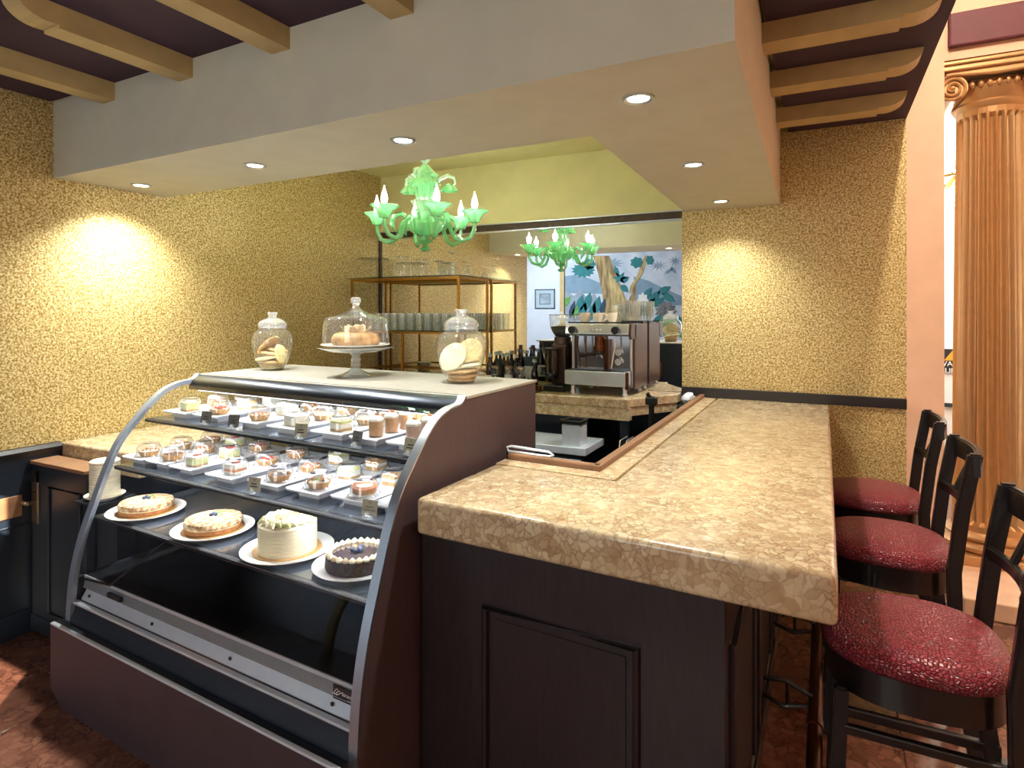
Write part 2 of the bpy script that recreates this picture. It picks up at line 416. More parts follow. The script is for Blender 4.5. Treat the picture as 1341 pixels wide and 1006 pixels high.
for x in (-3.10, -2.50, -1.90, -1.30, -.70):
    beam(ce, .66, 0, .085, .10, (x, 1.774 - (x - XL) * .028 + .001, ZC1), -pi / 2)
for y in (1.62, 2.18, 2.745, 3.31, 3.91):
    beam(cr, .66, 0, .083, .13, (-.27, y, ZC2), 0)
# upper hall, pale pier, entablature
struct('wall_loft', box(.40, .44, -1.9, YW, ZC2 + .2, HALLZ), 'plaster_pink')
pier = struct('wall_pier', box(.44, .63, YW, YW + .22, 0, HALLZ), 'plaster_pink')
ent = struct('wall_frieze', box(.63, 4.2, YW + .1, YW + .75, 3.15, HALLZ), 'plaster_pink')
struct('trim_8', box(.66, 4.1, YW + .06, YW + .1, 3.215, 3.42, .012), 'maroon_paint')
struct('wall_right', box(4.0, 4.2, -2.0, 8.4, 0, HALLZ), 'plaster_pink')
struct('ceiling_hall', box(.40, 4.2, -2.0, 8.4, HALLZ, HALLZ + .1), 'plaster_white')
fw = struct('wall_far', box(-1.0, 4.2, 8.2, 8.4, 0, HALLZ), 'white_paint')
struct('wall_far_side', box(-1.0, -.8, YM + .3, 8.2, 0, HALLZ), 'white_paint')
# wall behind the viewer, with a window opening that lets the sun in
for (x0, x1, z0, z1) in ((-6.2, -.48, 0, HALLZ), (.17, 4.2, 0, HALLZ), (-.48, .17, 0, 1.2), (-.48, .17, 1.93, 2.45), (-.48, -.32, 2.45, 2.7), (-.12, .17, 2.45, 2.7), (-.48, .17, 2.7, HALLZ)):
    struct('wall_rear', box(x0, x1, YB - .12, YB, z0, z1), 'daylit_wall_paint')
wn = struct('window_1', box(-.48, .17, YB - .07, YB - .06, 1.2, 1.93), 'case_glass')
obj('window_frame', tube([(-.47, YB - .065, 1.21), (.16, YB - .065, 1.21), (.16, YB - .065, 1.92), (-.47, YB - .065, 1.92)], .012, 6, closed=True), 'white_paint', wn)
# left side room
struct('wall_side', box(-6.2, -6.0, -1.9, 4.8, 0, 2.75), 'daylit_wall_paint')
struct('wall_side_end', box(-6.0, XL - .2, 4.6, 4.8, 0, 2.75), 'daylit_wall_paint')
struct('ceiling_side', box(-6.2, XL - .2, 1.76, 4.8, 2.735, 2.9), 'purple_paint')
wn = struct('added_window', box(-1.8, -.5, YB, YB + .01, .85, 2.55), 'white_paint')  # made-up window: opaque panel and frame behind the added rear fill light
obj('window_frame', tube([(-1.8, YB + .012, .85), (-.5, YB + .012, .85), (-.5, YB + .012, 2.55), (-1.8, YB + .012, 2.55)], .025, 6, closed=True), 'white_paint', wn)
struct('trim_9', box(-4.42, -4.335, YB, YB + .05, 0, ZC1), 'beam_paint')


# ------------------------------------------------------------------ recessed downlights
def downlight(px, py, label, e=40):
    p = P(px, py, Z=ZS)
    t = thing('recessed_downlight', label, 'downlight', (p.x, p.y, ZS), 0, 'recessed soffit downlights')
    obj('rim', lathe([(.036, -.001), (.052, -.001), (.052, -.006), (.046, -.009), (.036, -.004), (.036, -.001)], 28), 'satin_steel', t, True)
    obj('lens', lathe([(0, -.004), (.036, -.004)], 24), 'emit_downlight', t)
    lamp('downlight_beam', 'SPOT', (0, 0, -.02), e, (.97, 1, .95), (0, 0, 0), t, spot_size=R(128), spot_blend=1.0, shadow_soft_size=.035)
for a in ((185, 242, 'recessed downlight nearest the gold left wall'), (334, 216, 'second recessed downlight from the left wall'),
          (528, 183, 'recessed downlight in front of the green chandelier'), (836, 128, 'large recessed downlight above the bar corner'),
          (908, 215, 'dimmer recessed downlight in the middle of the bar soffit'), (944, 263, 'recessed downlight closest to the gold back wall')):
    downlight(*a, e={185: 125, 334: 100, 908: 20}.get(a[0], 62))

# ------------------------------------------------------------------ bar: stone top, dark panelled body, foot rail
ZB = 1.038; TH = .118
t = thing('bar_countertop', 'L-shaped ochre marble bar top with rounded edge and raised inner lip', 'countertop', (-.3, 2.6, ZB - TH))
o_ = (-.3, 2.6, ZB - TH)
def rel(bm): return xf(bm, (-o_[0], -o_[1], -o_[2]))
poly = [(-1.163, 1.60), (.026, 1.552), (.024, YW - .003), (-.66, YW - .003), (-.66, 2.085), (-1.148, 2.105)]
obj('slab', rel(prism(poly, 'Z', ZB - TH, ZB, .017, 4)), 'ochre_stone', t, True)
obj('inner_slab', rel(prism([(-.745, 2.168), (-.662, 2.087), (-.662, YW - .003), (-.745, YW - .003)], 'Z', ZB - .05, ZB - .0005)), 'ochre_stone', t)
obj('inner_slab', rel(prism([(-1.148, 2.107), (-.663, 2.087), (-.745, 2.168), (-1.148, 2.185)], 'Z', ZB - .05, ZB - .0005)), 'ochre_stone', t)
obj('edge_lip', rel(box(-.775, -.741, 2.17, YW - .003, ZB - .05, ZB + .022, .006)), 'brown_band', t)
obj('edge_lip', rel(prism([(-1.14, 2.187), (-.742, 2.17), (-.742, 2.203), (-1.14, 2.22)], 'Z', ZB - .05, ZB + .022, .006)), 'brown_band', t)

t = thing('bar_cabinet', 'dark stained wood bar body with moulded rectangular panels', 'bar', (-.6, 1.64, 0))
o_ = (-.6, 1.64, 0)
body = [(-1.185, 1.667), (-.227, 1.625), (-.227, YW - .003), (-.64, YW - .003), (-.64, 2.03), (-1.185, 2.05)]
obj('body', rel(prism(body, 'Z', 0, ZB - TH)), 'dark_wood', t)
def frame_front(x0, x1, z0, z1):
    f = lambda x: 1.625 - (x + .227) * .0438
    n = Vector((0, -1, 0))
    obj('panel_moulding', rel(tube([(x0, f(x0) - .005, z0), (x0, f(x0) - .005, z1), (x1, f(x1) - .005, z1), (x1, f(x1) - .005, z0)], .013, 8, closed=True)), 'dark_wood', t, True)
    m_ = .03
    obj('raised_panel', rel(prism([(x0 + m_, f(x0)), (x1 - m_, f(x1)), (x1 - m_, f(x1) - .004), (x0 + m_, f(x0) - .004)], 'Z', z0 + m_, z1 - m_)), 'dark_wood', t)
frame_front(-.937, -.456, .06, .716)
for y0 in (1.72, 2.42, 3.12, 3.80):
    obj('panel_moulding', rel(tube([(-.222, y0, .1), (-.222, y0, .74), (-.222, y0 + .54, .74), (-.222, y0 + .54, .1)], .013, 8, closed=True)), 'dark_wood', t, True)
    obj('raised_panel', rel(box(-.23, -.221, y0 + .03, y0 + .51, .13, .71)), 'dark_wood', t)
obj('kick_plinth', rel(box(-.227, -.205, 1.63, YW - .01, 0, .09, .004)), 'dark_wood', t)

t = thing('foot_rail', 'bronze foot rail pipe running along the bar near the floor', 'rail', (-.03, 1.9, 0))
obj('pipe', tube([(0, -.25, .25), (0, 2.46, .25)], .023, 14), 'bronze', t, True)
obj('joint_sleeve', tube([(0, .36, .25), (0, .40, .25)], .027, 14), 'bronze', t, True)
for y in (.52, 1.09, 1.9):
    b = obj('bracket', join(tube([(-.172, y, .23), (-.10, y - .03, .222), (-.0, y, .235)], .008, 6), tube([(-.172, y, .29), (-.10, y, .30), (-.0, y, .262)], .008, 6), tube([(-.09, y - .02, .224), (-.09, y, .297)], .007, 6)), 'ebony_wood', t, True)
obj('floor_post', tube([(0, 1.5, 0), (0, 1.5, .24)], .016, 10), 'bronze', t, True)

# ------------------------------------------------------------------ curved display case
XR, XE = -1.2, -2.856
PROF = [(1.968, 1.313), (1.932, 1.286), (1.86, 1.278), (1.788, 1.254), (1.722, 1.206), (1.656, 1.14), (1.572, 1.044), (1.516, .93), (1.464, .792), (1.42, .666), (1.388, .528), (1.374, .396), (1.368, .25)]
def smooth_curve(pts, n=4):
    out = []
    for i in range(len(pts) - 1):
        p0 = Vector(pts[max(i - 1, 0)]); p1 = Vector(pts[i]); p2 = Vector(pts[i + 1]); p3 = Vector(pts[min(i + 2, len(pts) - 1)])
        for k in range(n):
            s = k / n
            out.append(.5 * ((2 * p1) + (p2 - p0) * s + (2 * p0 - 5 * p1 + 4 * p2 - p3) * s * s + (3 * p1 - p0 - 3 * p2 + p3) * s ** 3))
    out.append(Vector(pts[-1])); return [(v.x, v.y) for v in out]
CURVE = smooth_curve(PROF)
t = case = thing('display_case', 'curved glass bakery display case with dark wood end panel', 'display case', (-2.0, 1.9, 0))
o_ = (-2.0, 1.9, 0)
def sh(bm):
    for v in bm.verts: v.co.y += (XR - v.co.x) * .05
    return rel(bm)
YBK = 2.587
# right end panel (laminate), left end (framed pane)
right_poly = [(YBK, 0), (YBK, 1.313)] + CURVE + [(1.366, 0)]
obj('end_panel', sh(prism(right_poly, 'X', XR - .03, XR)), 'plum_laminate', t)
left_low = [(YBK, 0), (YBK, .50), (1.40, .50)] + [p for p in CURVE if p[1] < .5] + [(1.366, 0)]
obj('end_panel', sh(prism(left_low, 'X', XE, XE + .03)), 'navy_black_paint', t)
obj('end_glass', sh(prism([(YBK, .5), (YBK, 1.29)] + [(p[0] + .004, p[1] - .004) for p in CURVE if p[1] > .5] + [(1.40, .5)], 'X', XE + .012, XE + .018)), 'case_glass', t)
def strip(x0, x1, thick, pts, off=0):
    bm = bmesh.new(); rows = []
    n = len(pts)
    for i, p in enumerate(pts):
        d = Vector(pts[min(i + 1, n - 1)]) - Vector(pts[max(i - 1, 0)]); d.normalize()
        nrm = Vector((-d.y, d.x)) if (-d.y) < 0 else Vector((d.y, -d.x))      # outward (towards -y)
        a = Vector(p) + nrm * off; b = Vector(p) + nrm * (off + thick)
        rows.append([bm.verts.new((x0, a.x, a.y)), bm.verts.new((x1, a.x, a.y)), bm.verts.new((x1, b.x, b.y)), bm.verts.new((x0, b.x, b.y))])
    for A, B in zip(rows, rows[1:]):
        for k in range(4): bm.faces.new((A[k], A[(k + 1) % 4], B[(k + 1) % 4], B[k]))
    bm.faces.new(rows[0]); bm.faces.new(rows[-1][::-1]); bmesh.ops.recalc_face_normals(bm, faces=bm.faces[:]); return bm
low = [p for p in CURVE if p[0] < 1.935]
obj('edge_strip', sh(strip(XR - .033, XR + .002, .006, CURVE)), 'satin_steel', t, True)
obj('edge_strip', sh(strip(XE - .004, XE + .034, .02, CURVE, -.012)), 'frame_steel', t, True)
gl = [p for p in CURVE if .385 < p[1] < 1.279 and p[0] < 1.87]
obj('front_glass', sh(strip(XE + .034, XR - .033, .004, gl, -.006)), 'case_glass', t, True)
# top
obj('top_panel', sh(box(XE - .004, XR + .004, 1.968, YBK + .01, 1.302, 1.3135, .002)), 'laminate_grey', t)
can = [(1.985, 1.3135), (1.955, 1.309), (1.925, 1.29), (1.905, 1.262), (1.905, 1.245), (1.935, 1.24), (1.985, 1.25)]
obj('canopy_rail', sh(prism(can, 'X', XE + .03, XR - .03)), 'dark_steel', t, True)
obj('top_seam', sh(box(XE + .03, XR - .03, 1.988, 1.993, 1.3135, 1.3145)), 'navy_black_paint', t)
# interior
obj('back_panel', sh(box(XE + .03, XR - .03, YBK - .02, YBK, .3, 1.302)), 'dark_steel', t)
for k in range(2):
    x0 = XE + .06 + k * .80
    d = obj('rear_door', sh(box(x0, x0 + .74, YBK - .026, YBK - .02, .78, 1.27, .003)), 'tinted_glass', t)
SH = {1: (1.134, 1.69), 2: (.944, 1.552), 3: (.746, 1.468)}
for k, (z, yf) in SH.items():
    s = obj('shelf', sh(box(XE + .03, XR - .03, yf - .008, yf + .012, z - .016, z, .002)), 'black_plastic', t)
    splits = {1: (-2.826, -2.36, -1.80, -1.232), 2: (-2.826, -2.345, -1.79, -1.232), 3: (-2.826, -2.43, -1.71, -1.232)}[k]
    for a, b in zip(splits, splits[1:]):
        obj('shelf_plate', sh(box(a + .005, b - .005, yf + .013, 2.50, z - .006, z)), 'shelf_plate', s)
        obj('divider_bar', sh(box(b - .004, b + .004, yf + .013, 2.50, z - .018, z - .002)), 'black_plastic', s)
    obj('trim_line', sh(box(XE + .035, XR - .035, yf - .009, yf - .008, z - .0045, z - .002)), 'satin_steel', s)
    if k < 3:
        obj('light_strip', sh(box(XE + .06, XR - .06, yf + .016, yf + .032, z - .014, z - .009)), 'emit_led', s)
led = obj('light_strip', sh(box(XE + .06, XR - .06, 1.935, 1.955, 1.236, 1.240)), 'emit_led', t)
for (y, z, e) in ((1.95, 1.23, 4.8), (1.725, 1.112, 3.4), (1.59, .922, 4.6)):
    lamp('case_light', 'AREA', (-.03, y + .04 - 1.9, z), e, (.96, .98, 1), aim((0, .35, -1)), case, shape='RECTANGLE', size=1.5, size_y=.02)
# deck, grille, steel strip, lip, base
obj('deck', sh(box(XE + .03, XR - .03, 1.425, 2.56, .488, .50)), 'dark_steel', t)
for x in (-2.45, -1.83): obj('deck_seam', sh(box(x - .003, x + .003, 1.43, 2.55, .50, .5012)), 'black_plastic', t)
obj('deck_nosing', sh(box(XE + .03, XR - .03, 1.421, 1.426, .492, .504)), 'stainless_bright', t)
for i in range(8):
    s = i / 7; y = 1.426 - .008 * s; z = .487 - .034 * s
    obj('grille_slat', sh(box(XE + .03, XR - .03, y - .0025, y + .0025, z - .0006, z + .0006)), 'stainless_bright', t)
obj('grille_backing', sh(box(XE + .03, XR - .03, 1.432, 1.436, .44, .49)), 'black_plastic', t)
obj('kick_strip', sh(prism([(1.424, .452), (1.424, .444), (1.404, .406), (1.399, .414)], 'X', XE + .05, XR - .03)), 'stainless_bright', t)
for x in (-2.76, -2.30, -1.83, -1.34):
    b = ball(.007, (x, 1.408, .433), (1, .7, 1), 2); obj('screw', sh(b), 'black_plastic', t, True)
obj('front_lip', sh(box(XE + .005, XR - .031, 1.376, 1.398, .398, .408, .003)), 'stainless_bright', t)
obj('lower_front', sh(prism([(1.384, .398), (1.379, .37), (1.366, .345), (1.362, .328), (1.45, .328), (1.45, .398)], 'X', XE + .005, XR - .031)), 'navy_black_paint', t, True)
obj('base_ledge', sh(box(XE - .03, XR - .031, 1.33, 1.47, .30, .326)), 'navy_black_paint', t)
obj('base_lip', sh(box(XE - .032, XR - .031, 1.317, 1.335, .322, .330, .003)), 'stainless_bright', t)
obj('base_panel', sh(prism([(XE - .03, .325), (XR - .031, .325), (XR - .031, .0), (XE + .06, .0), (XE - .03, .06)], 'Y', 1.318, 1.34)), 'plum_panel', t)
obj('base_body', sh(box(XE, XR - .031, 1.345, 2.56, 0, .30)), 'navy_black_paint', t)
obj('hinge_box', sh(box(-2.62, -2.52, 1.405, 1.42, .462, .480, .002)), 'black_plastic', t)
obj('gas_strut', sh(tube([(-2.81, 1.42, .49), (-2.62, 1.42, .505), (-2.4, 1.6, .72)], .006, 6)), 'black_plastic', t, True)
# maker's mark on the grille, right end: three curved strokes and two words
mk = obj('maker_mark', sh(box(-1.345, -1.215, 1.4165, 1.4185, .446, .489)), 'dark_steel', t)
def mark(bm, x, y, z, s=1.0): return sh(xf(bm, (x, y, z), (pi / 2, 0, 0), (s, s, s)))
for i in range(3):
    x = -1.340 + .0085 * i; k = 1 - i * .22
    pts = [(x - .008, 1.4155, .461), (x - .001, 1.4155, .462), (x + .004, 1.4155, .462 + .008 * k), (x + .009, 1.4155, .462 + .015 * k), (x + .016, 1.4155, .463 + .016 * k)]
    obj('emblem_stroke', sh(tube(pts, .0013, 5)), 'white_print', mk)
obj('lettering', mark(text_bm('Structural', .0165), -1.275, 1.416, .464), 'white_print', mk)
obj('lettering', mark(text_bm('CONCEPTS', .0085), -1.262, 1.416, .452), 'white_print', mk)

# ------------------------------------------------------------------ left service counter, gate with lock
t = thing('side_counter', 'ochre marble counter block against the gold left wall', 'counter', (-3.3, 2.1, 0))
o_ = (-3.3, 2.1, 0)
obj('stone_top', rel(box(XL + .02, -2.93, 1.80, 2.7, .826, .944, .014, 3)), 'ochre_stone', t, True)
obj('body', rel(box(XL + .02, -2.93, 1.86, 2.68, 0, .826)), 'navy_black_paint', t)
t = thing('service_gate', 'dark panelled low gate with a brushed metal lever lock', 'gate', (-3.3, 1.67, 0))
o_ = (-3.3, 1.67, 0)
obj('leaf', rel(box(XL + .032, -3.105, 1.66, 1.70, .02, .86, .004)), 'navy_black_paint', t)
obj('cap', rel(box(XL + .032, -3.105, 1.65, 1.78, .86, .878, .004)), 'brown_band', t)
obj('panel_moulding', rel(tube([(-3.42, 1.657, .14), (-3.42, 1.657, .76), (-3.15, 1.657, .76), (-3.15, 1.657, .14)], .009, 6, closed=True)), 'navy_black_paint', t, True)
obj('toe_board', rel(box(XL + .032, -3.105, 1.655, 1.665, 0.02, .10)), 'navy_black_paint', t)
for z in (.02,): obj('foot', rel(box(-3.15, -3.12, 1.66, 1.70, 0, .02)), 'black_rubber', t)
lk = obj('lock_plate', rel(box(-3.572, -3.512, 1.650, 1.662, .565, .775, .004)), 'brushed_nickel', t)
obj('card_reader', rel(box(-3.565, -3.519, 1.640, 1.652, .775, .83, .005)), 'black_plastic', t)
obj('slot', rel(box(-3.56, -3.524, 1.6485, 1.651, .722, .727)), 'black_plastic', lk)
obj('indicator', rel(cyl(.004, 0, .002, 10).__class__ and xf(cyl(.004, 0, .002, 10), (-3.542, 1.6505, .755), (pi / 2, 0, 0))), 'black_plastic', lk)
obj('lever', rel(join(tube([(-3.53, 1.655, .675), (-3.53, 1.615, .675)], .010, 8), tube([(-3.53, 1.615, .675), (-3.57, 1.61, .677), (-3.60, 1.618, .68)], [.011, .010, .008], 8))), 'brushed_nickel', t, True)
# tall cream cake standing on a low dark cabinet seen through the case's end glass
cab = thing('low_cabinet', 'low dark cabinet tucked between service gate and display case', 'cabinet', (-3.06, 1.74, 0))
obj('body', box(-.035, .12, -.035, .05, 0, .745), 'navy_black_paint', cab)
obj('top', box(-.038, .12, -.14, .055, .745, .757, .003), 'navy_black_paint', cab)

# ------------------------------------------------------------------ back counter and equipment
ZK = 1.06
t = thing('back_counter', 'ochre marble back counter carrying the coffee equipment below the mirror', 'counter', (-2.2, 4.15, 0))
o_ = (-2.2, 4.15, 0)
ctr = [(-3.60, 3.88), (-1.134, 3.866), (-1.134, 3.93), (-.905, 4.28), (-.905, YM - .026), (-3.60, YM - .026)]
obj('stone_top', rel(prism(ctr, 'Z', ZK - .06, ZK, .006, 2)), 'ochre_stone', t)
apr = [(-3.60, 3.87), (-1.16, 3.856), (-1.125, 3.856), (-1.125, 3.92), (-1.16, 3.92), (-3.60, 3.92)]
obj('apron', rel(prism(apr, 'Z', ZK - .135, ZK - .06)), 'ochre_stone', t)
obj('corner_apron', rel(prism([(-1.135, 3.94), (-.91, 4.285), (-.93, 4.30), (-1.155, 3.955)], 'Z', ZK - .115, ZK - .06)), 'ochre_stone', t)
obj('cabinet', rel(box(-3.6, -1.55, 4.0, YM - .03, 0, ZK - .06)), 'navy_black_paint', t)
obj('support_leg', rel(box(-1.20, -1.15, 3.90, 3.95, 0, ZK - .06)), 'navy_black_paint', t)
obj('dark_underside', rel(box(-1.55, -.92, 4.30, YM - .03, 0, ZK - .06)), 'navy_black_paint', t)

t = thing('work_refrigerator', 'stainless steel undercounter refrigerator behind the display case', 'refrigerator', (-1.6, 3.6, 0))
o_ = (-1.6, 3.6, 0)
obj('body', rel(box(-2.3, -1.31, 3.52, 3.85, .05, .73)), 'dark_steel', t)
obj('worktop', rel(box(-2.32, -1.29, 3.50, 3.852, .755, .80, .004)), 'stainless_bright', t)
obj('gasket', rel(box(-2.29, -1.32, 3.53, 3.84, .73, .755)), 'black_rubber', t)
for x0, x1 in ((-2.29, -1.815), (-1.80, -1.325)):
    d = obj('door', rel(box(x0, x1, 3.497, 3.518, .10, .725, .004)), 'stainless_bright', t)
    obj('handle', rel(box(x0 + .10, x1 - .10, 3.490, 3.4975, .63, .67, .003)), 'black_plastic', d)
for x in (-2.25, -1.36):
    for y in (3.56, 3.80): obj('foot', rel(cyl(.02, 0, .05, 12, c=(x, y, 0))), 'black_plastic', t)

p = P(781, 566, Z=.80)
t = thing('knock_box', 'small stainless bin with black rim on the refrigerator top', 'knock box', (-1.40, 3.60, .80))
obj('bin', join(box(-.06, .06, -.06, -.056, 0, .135), box(-.06, .06, .056, .06, 0, .135), box(-.06, -.056, -.056, .056, 0, .135), box(.056, .06, -.056, .056, 0, .135), box(-.056, .056, -.056, .056, 0, .004)), 'stainless_bright', t)
obj('rim', join(box(-.07, .07, -.07, -.052, .135, .155, .003), box(-.07, .07, .052, .07, .135, .155, .003), box(-.07, -.052, -.052, .052, .135, .155, .003), box(.052, .07, -.052, .052, .135, .155, .003), box(-.095, -.07, -.02, .02, .14, .15)), 'black_plastic', t)

# espresso machine
t = thing('espresso_machine', 'single group chrome espresso machine with brown side panels', 'espresso machine', (-1.37, 4.24, ZK))
y0 = -.16                                                            # front plane of the body, local
B = obj('body', box(-.215, .205, y0 + .02, .16, .05, .49, .004), 'chrome', t)
for x in (-.222, .205):
    sp = obj('side_panel', box(x, x + .017, y0 - .0, .165, .04, .485, .004), 'brown_enamel', t)
obj('back_plate', box(-.20, .19, y0 + .012, y0 + .02, .15, .40), 'chrome', t)
hd = obj('control_panel', prism([(y0 + .03, .40), (y0 - .085, .405), (y0 - .10, .42), (y0 - .085, .485), (y0 + .03, .492)], 'X', -.25, .205, .003), 'chrome', t)
obj('panel_end_cap', prism([(y0 + .03, .385), (y0 - .09, .385), (y0 - .10, .42), (y0 - .085, .487), (y0 + .03, .494)], 'X', .205, .222, .003), 'brown_enamel', t)
for x in (-.19, .12):
    k = obj('knob', xf(cyl(.026, 0, .035, 18), (x, y0 - .094, .445), (pi / 2, 0, 0)), 'black_plastic', hd, True)
for i in range(5):
    obj('button', xf(cyl(.007, 0, .004, 10), (-.09 + .024 * i, y0 - .093, .447), (pi / 2, 0, 0)), 'white_print', hd)
tr = obj('drip_tray', box(-.25, .10 + .09, y0 - .11, y0 + .02, .065, .165, .008), 'stainless_bright', t)
obj('tray_grid', box(-.24, .18, y0 - .10, y0 + .015, .165, .170), 'dark_steel', tr)
obj('corner_post', tube([(.195, y0 - .10, .05), (.195, y0 - .10, .165)], .012, 10), 'bronze', t, True)
obj('corner_post', tube([(-.225, y0 - .0, .165), (-.225, y0 - .0, .41)], .012, 10), 'satin_steel', t, True)
obj('corner_post', tube([(.195, y0 - .0, .165), (.195, y0 - .0, .41)], .012, 10), 'satin_steel', t, True)
for x in (-.20, .17):
    for y in (y0 - .07, .12): obj('foot', lathe([(0, 0), (.022, 0), (.022, .012), (.016, .02), (.016, .066), (0, .066)], 14, c=(x, y, 0)), 'satin_steel', t, True)
gh = obj('group_head', join(cyl(.034, .33, .40, 18, c=(-.02, y0 - .03, 0)), cyl(.042, .30, .335, 18, c=(-.02, y0 - .03, 0)), box(-.05, .01, y0 - .03, y0 + .02, .32, .39)), 'bronze', t, True)
pf = obj('portafilter', join(cyl(.036, .275, .305, 18, c=(-.02, y0 - .03, 0)), tube([(-.02, y0 - .05, .285), (-.07, y0 - .09, .28), (-.13, y0 - .12, .272)], [.010, .013, .019], 10)), 'black_plastic', t, True)
obj('spout', join(tube([(-.03, y0 - .03, .276), (-.04, y0 - .03, .25)], .008, 8), tube([(-.01, y0 - .03, .276), (.0, y0 - .03, .25)], .008, 8)), 'chrome', pf, True)
obj('center_post', box(.015, .045, y0 - .04, y0 + .01, .17, .38, .004), 'bronze', t)
for (x, dx) in ((-.17, .03), (.10, -.02), (-.11, .01)):
    obj('steam_wand', tube([(x, y0 - .05, .40), (x, y0 - .06, .34), (x + dx, y0 - .08, .185)], .006, 8), 'bronze' if dx > 0 else 'chrome', t, True)
for z in (.225, .29):
    g = obj('pressure_gauge', xf(lathe([(0, 0), (.028, 0), (.03, .004), (.03, .014), (0, .014)], 20), (.105, y0 + .008, z), (pi / 2, 0, 0)), 'chrome', t, True)
    obj('dial', xf(cyl(.023, 0, .002, 18), (.105, y0 - .0065, z), (pi / 2, 0, 0)), 'label_white', g)
obj('cup_rail', join(box(-.24, .205, y0 - .06, y0 - .05, .490, .500), box(-.02, .22, .05, .16, .49, .505, .004)), 'black_plastic', t)

# grinder left of the machine
t = thing('coffee_grinder', 'coffee grinder with clear bean hopper left of the espresso machine', 'coffee grinder', (-1.715, 4.14, ZK))
obj('base', box(-.085, .075, -.13, .12, 0, .05, .012), 'black_plastic', t)
obj('body', prism([(-.05, .05), (.10, .05), (.10, .32), (.03, .36), (-.05, .33)], 'X', -.055, .055, .008), 'brown_enamel', t)
obj('collar', cyl(.062, .335, .385, 20, c=(0, .03, 0)), 'brown_enamel', t, True)
obj('doser', cyl(.052, .13, .30, 22, c=(-.035, -.085, 0)), 'smoke_plastic', t, True)
obj('doser_lid', lathe([(0, .31), (.056, .31), (.058, .30), (.056, .295), (0, .295)], 22, c=(-.035, -.085, 0)), 'black_plastic', t, True)
obj('doser_vane', box(-.04, -.03, -.13, -.045, .135, .29), 'steel', t)
obj('doser_lever', join(tube([(-.075, -.11, .14), (-.10, -.13, .12)], .008, 8), xf(lathe([(0, 0), (.026, 0), (.016, .02), (.016, .035), (.026, .055), (0, .055)], 16), (-.085, -.12, .12))), 'black_plastic', t, True)
obj('portafilter_fork', box(-.06, .0, -.16, -.04, .095, .115, .004), 'black_plastic', t)
hp = obj('hopper', lathe([(.05, .385), (.075, .42), (.093, .46), (.097, .53), (.097, .545)], 24, c=(.0, .03, 0)), 'clear_glass', t, True)
obj('beans', lathe([(0, .385), (.045, .387), (.07, .42), (.086, .455), (.086, .462), (0, .468)], 24, c=(.0, .03, 0)), 'coffee_bean', hp, True)
obj('hopper_lid', lathe([(0, .552), (.098, .55), (.1, .545), (0, .545)], 24, c=(.0, .03, 0)), 'smoke_plastic', hp, True)
t = thing('tamper_stand', 'black tamper and spare portafilter lying beside the coffee grinder', 'tamper', (-1.865, 3.965, ZK))
obj('mat', box(-.07, .075, -.075, .075, 0, .008, .003), 'black_rubber', t)
t.scale = (.85, .85, 1)
obj('tamper', lathe([(0, .008), (.028, .008), (.028, .03), (.01, .036), (.009, .05), (.018, .06), (.02, .085), (0, .095)], 18, c=(-.05, .03, 0)), 'black_plastic', t, True)
obj('portafilter', join(cyl(.034, .008, .04, 18, c=(.03, .04, 0)), tube([(.0, .02, .03), (-.05, -.06, .05), (-.07, -.10, .055)], [.009, .012, .015], 8)), 'bronze', t, True)

# mugs and glasses on the machine
ZT = ZK + .505
def mug_bm(): return join(lathe([(0, .0), (.022, 0), (.036, .018), (.042, .05), (.043, .07), (.039, .07), (.036, .03), (0, .008)], 22))
def mug(loc, label, rz):
    t = thing('coffee_mug', label, 'mug', loc, rz, 'cream mugs on the espresso machine')
    obj('cup', mug_bm(), 'cream_ceramic', t, True)
    obj('handle', tube([(.04, 0, .058), (.062, 0, .055), (.067, 0, .038), (.058, 0, .02), (.038, 0, .016)], .006, 8), 'cream_ceramic', t, True)
mug((-1.53, 4.14, ZK + .493), 'leftmost cream mug on the espresso machine', 2.6)
mug((-1.425, 4.14, ZK + .493), 'second cream mug on the espresso machine, handle to the right', -.3)
mug((-1.34, 4.17, ZK + .493), 'third cream mug on the espresso machine beside the glasses', 1.4)
tall = obj('cup_stack', lathe([(0, 0), (.026, 0), (.036, .05), (.036, .055), (.038, .10), (.033, .10), (.02, .01), (0, .01)], 20), 'cream_ceramic', None, True, loc=(-1.335, 4.285, ZK + .493))
tag(tall, 'tall cream cup standing behind the mugs on the machine', 'cup')
gb = lathe([(0, 0), (.022, 0), (.026, .004), (.034, .085), (.0335, .085), (.025, .006), (0, .006)], 16)
g0 = obj('espresso_glass', gb, 'clear_glass', None, True); n = 0
for j in range(2):
    for i in range(6):
        o = g0 if n == 0 else g0.copy()
        if n: COL.objects.link(o)
        o.location = (-1.27 + .021 * 0 + .072 * (i if i < 2 else i), 4.19 + .07 * j, ZK + .505) if i < 2 else (-1.27 + .072 * (i - 2) * .0 + .072 * (i % 2), 4.19 + .07 * j, ZK + .505)
        if i >= 2: o.location = (-1.27 + .072 * (i % 2), 4.19 + .07 * j, ZK + .505 + .03 * (i // 2))
        tag(o, 'small clear glass in the nested stacks on the espresso machine', 'glass', 'nested glasses on the espresso machine'); n += 1

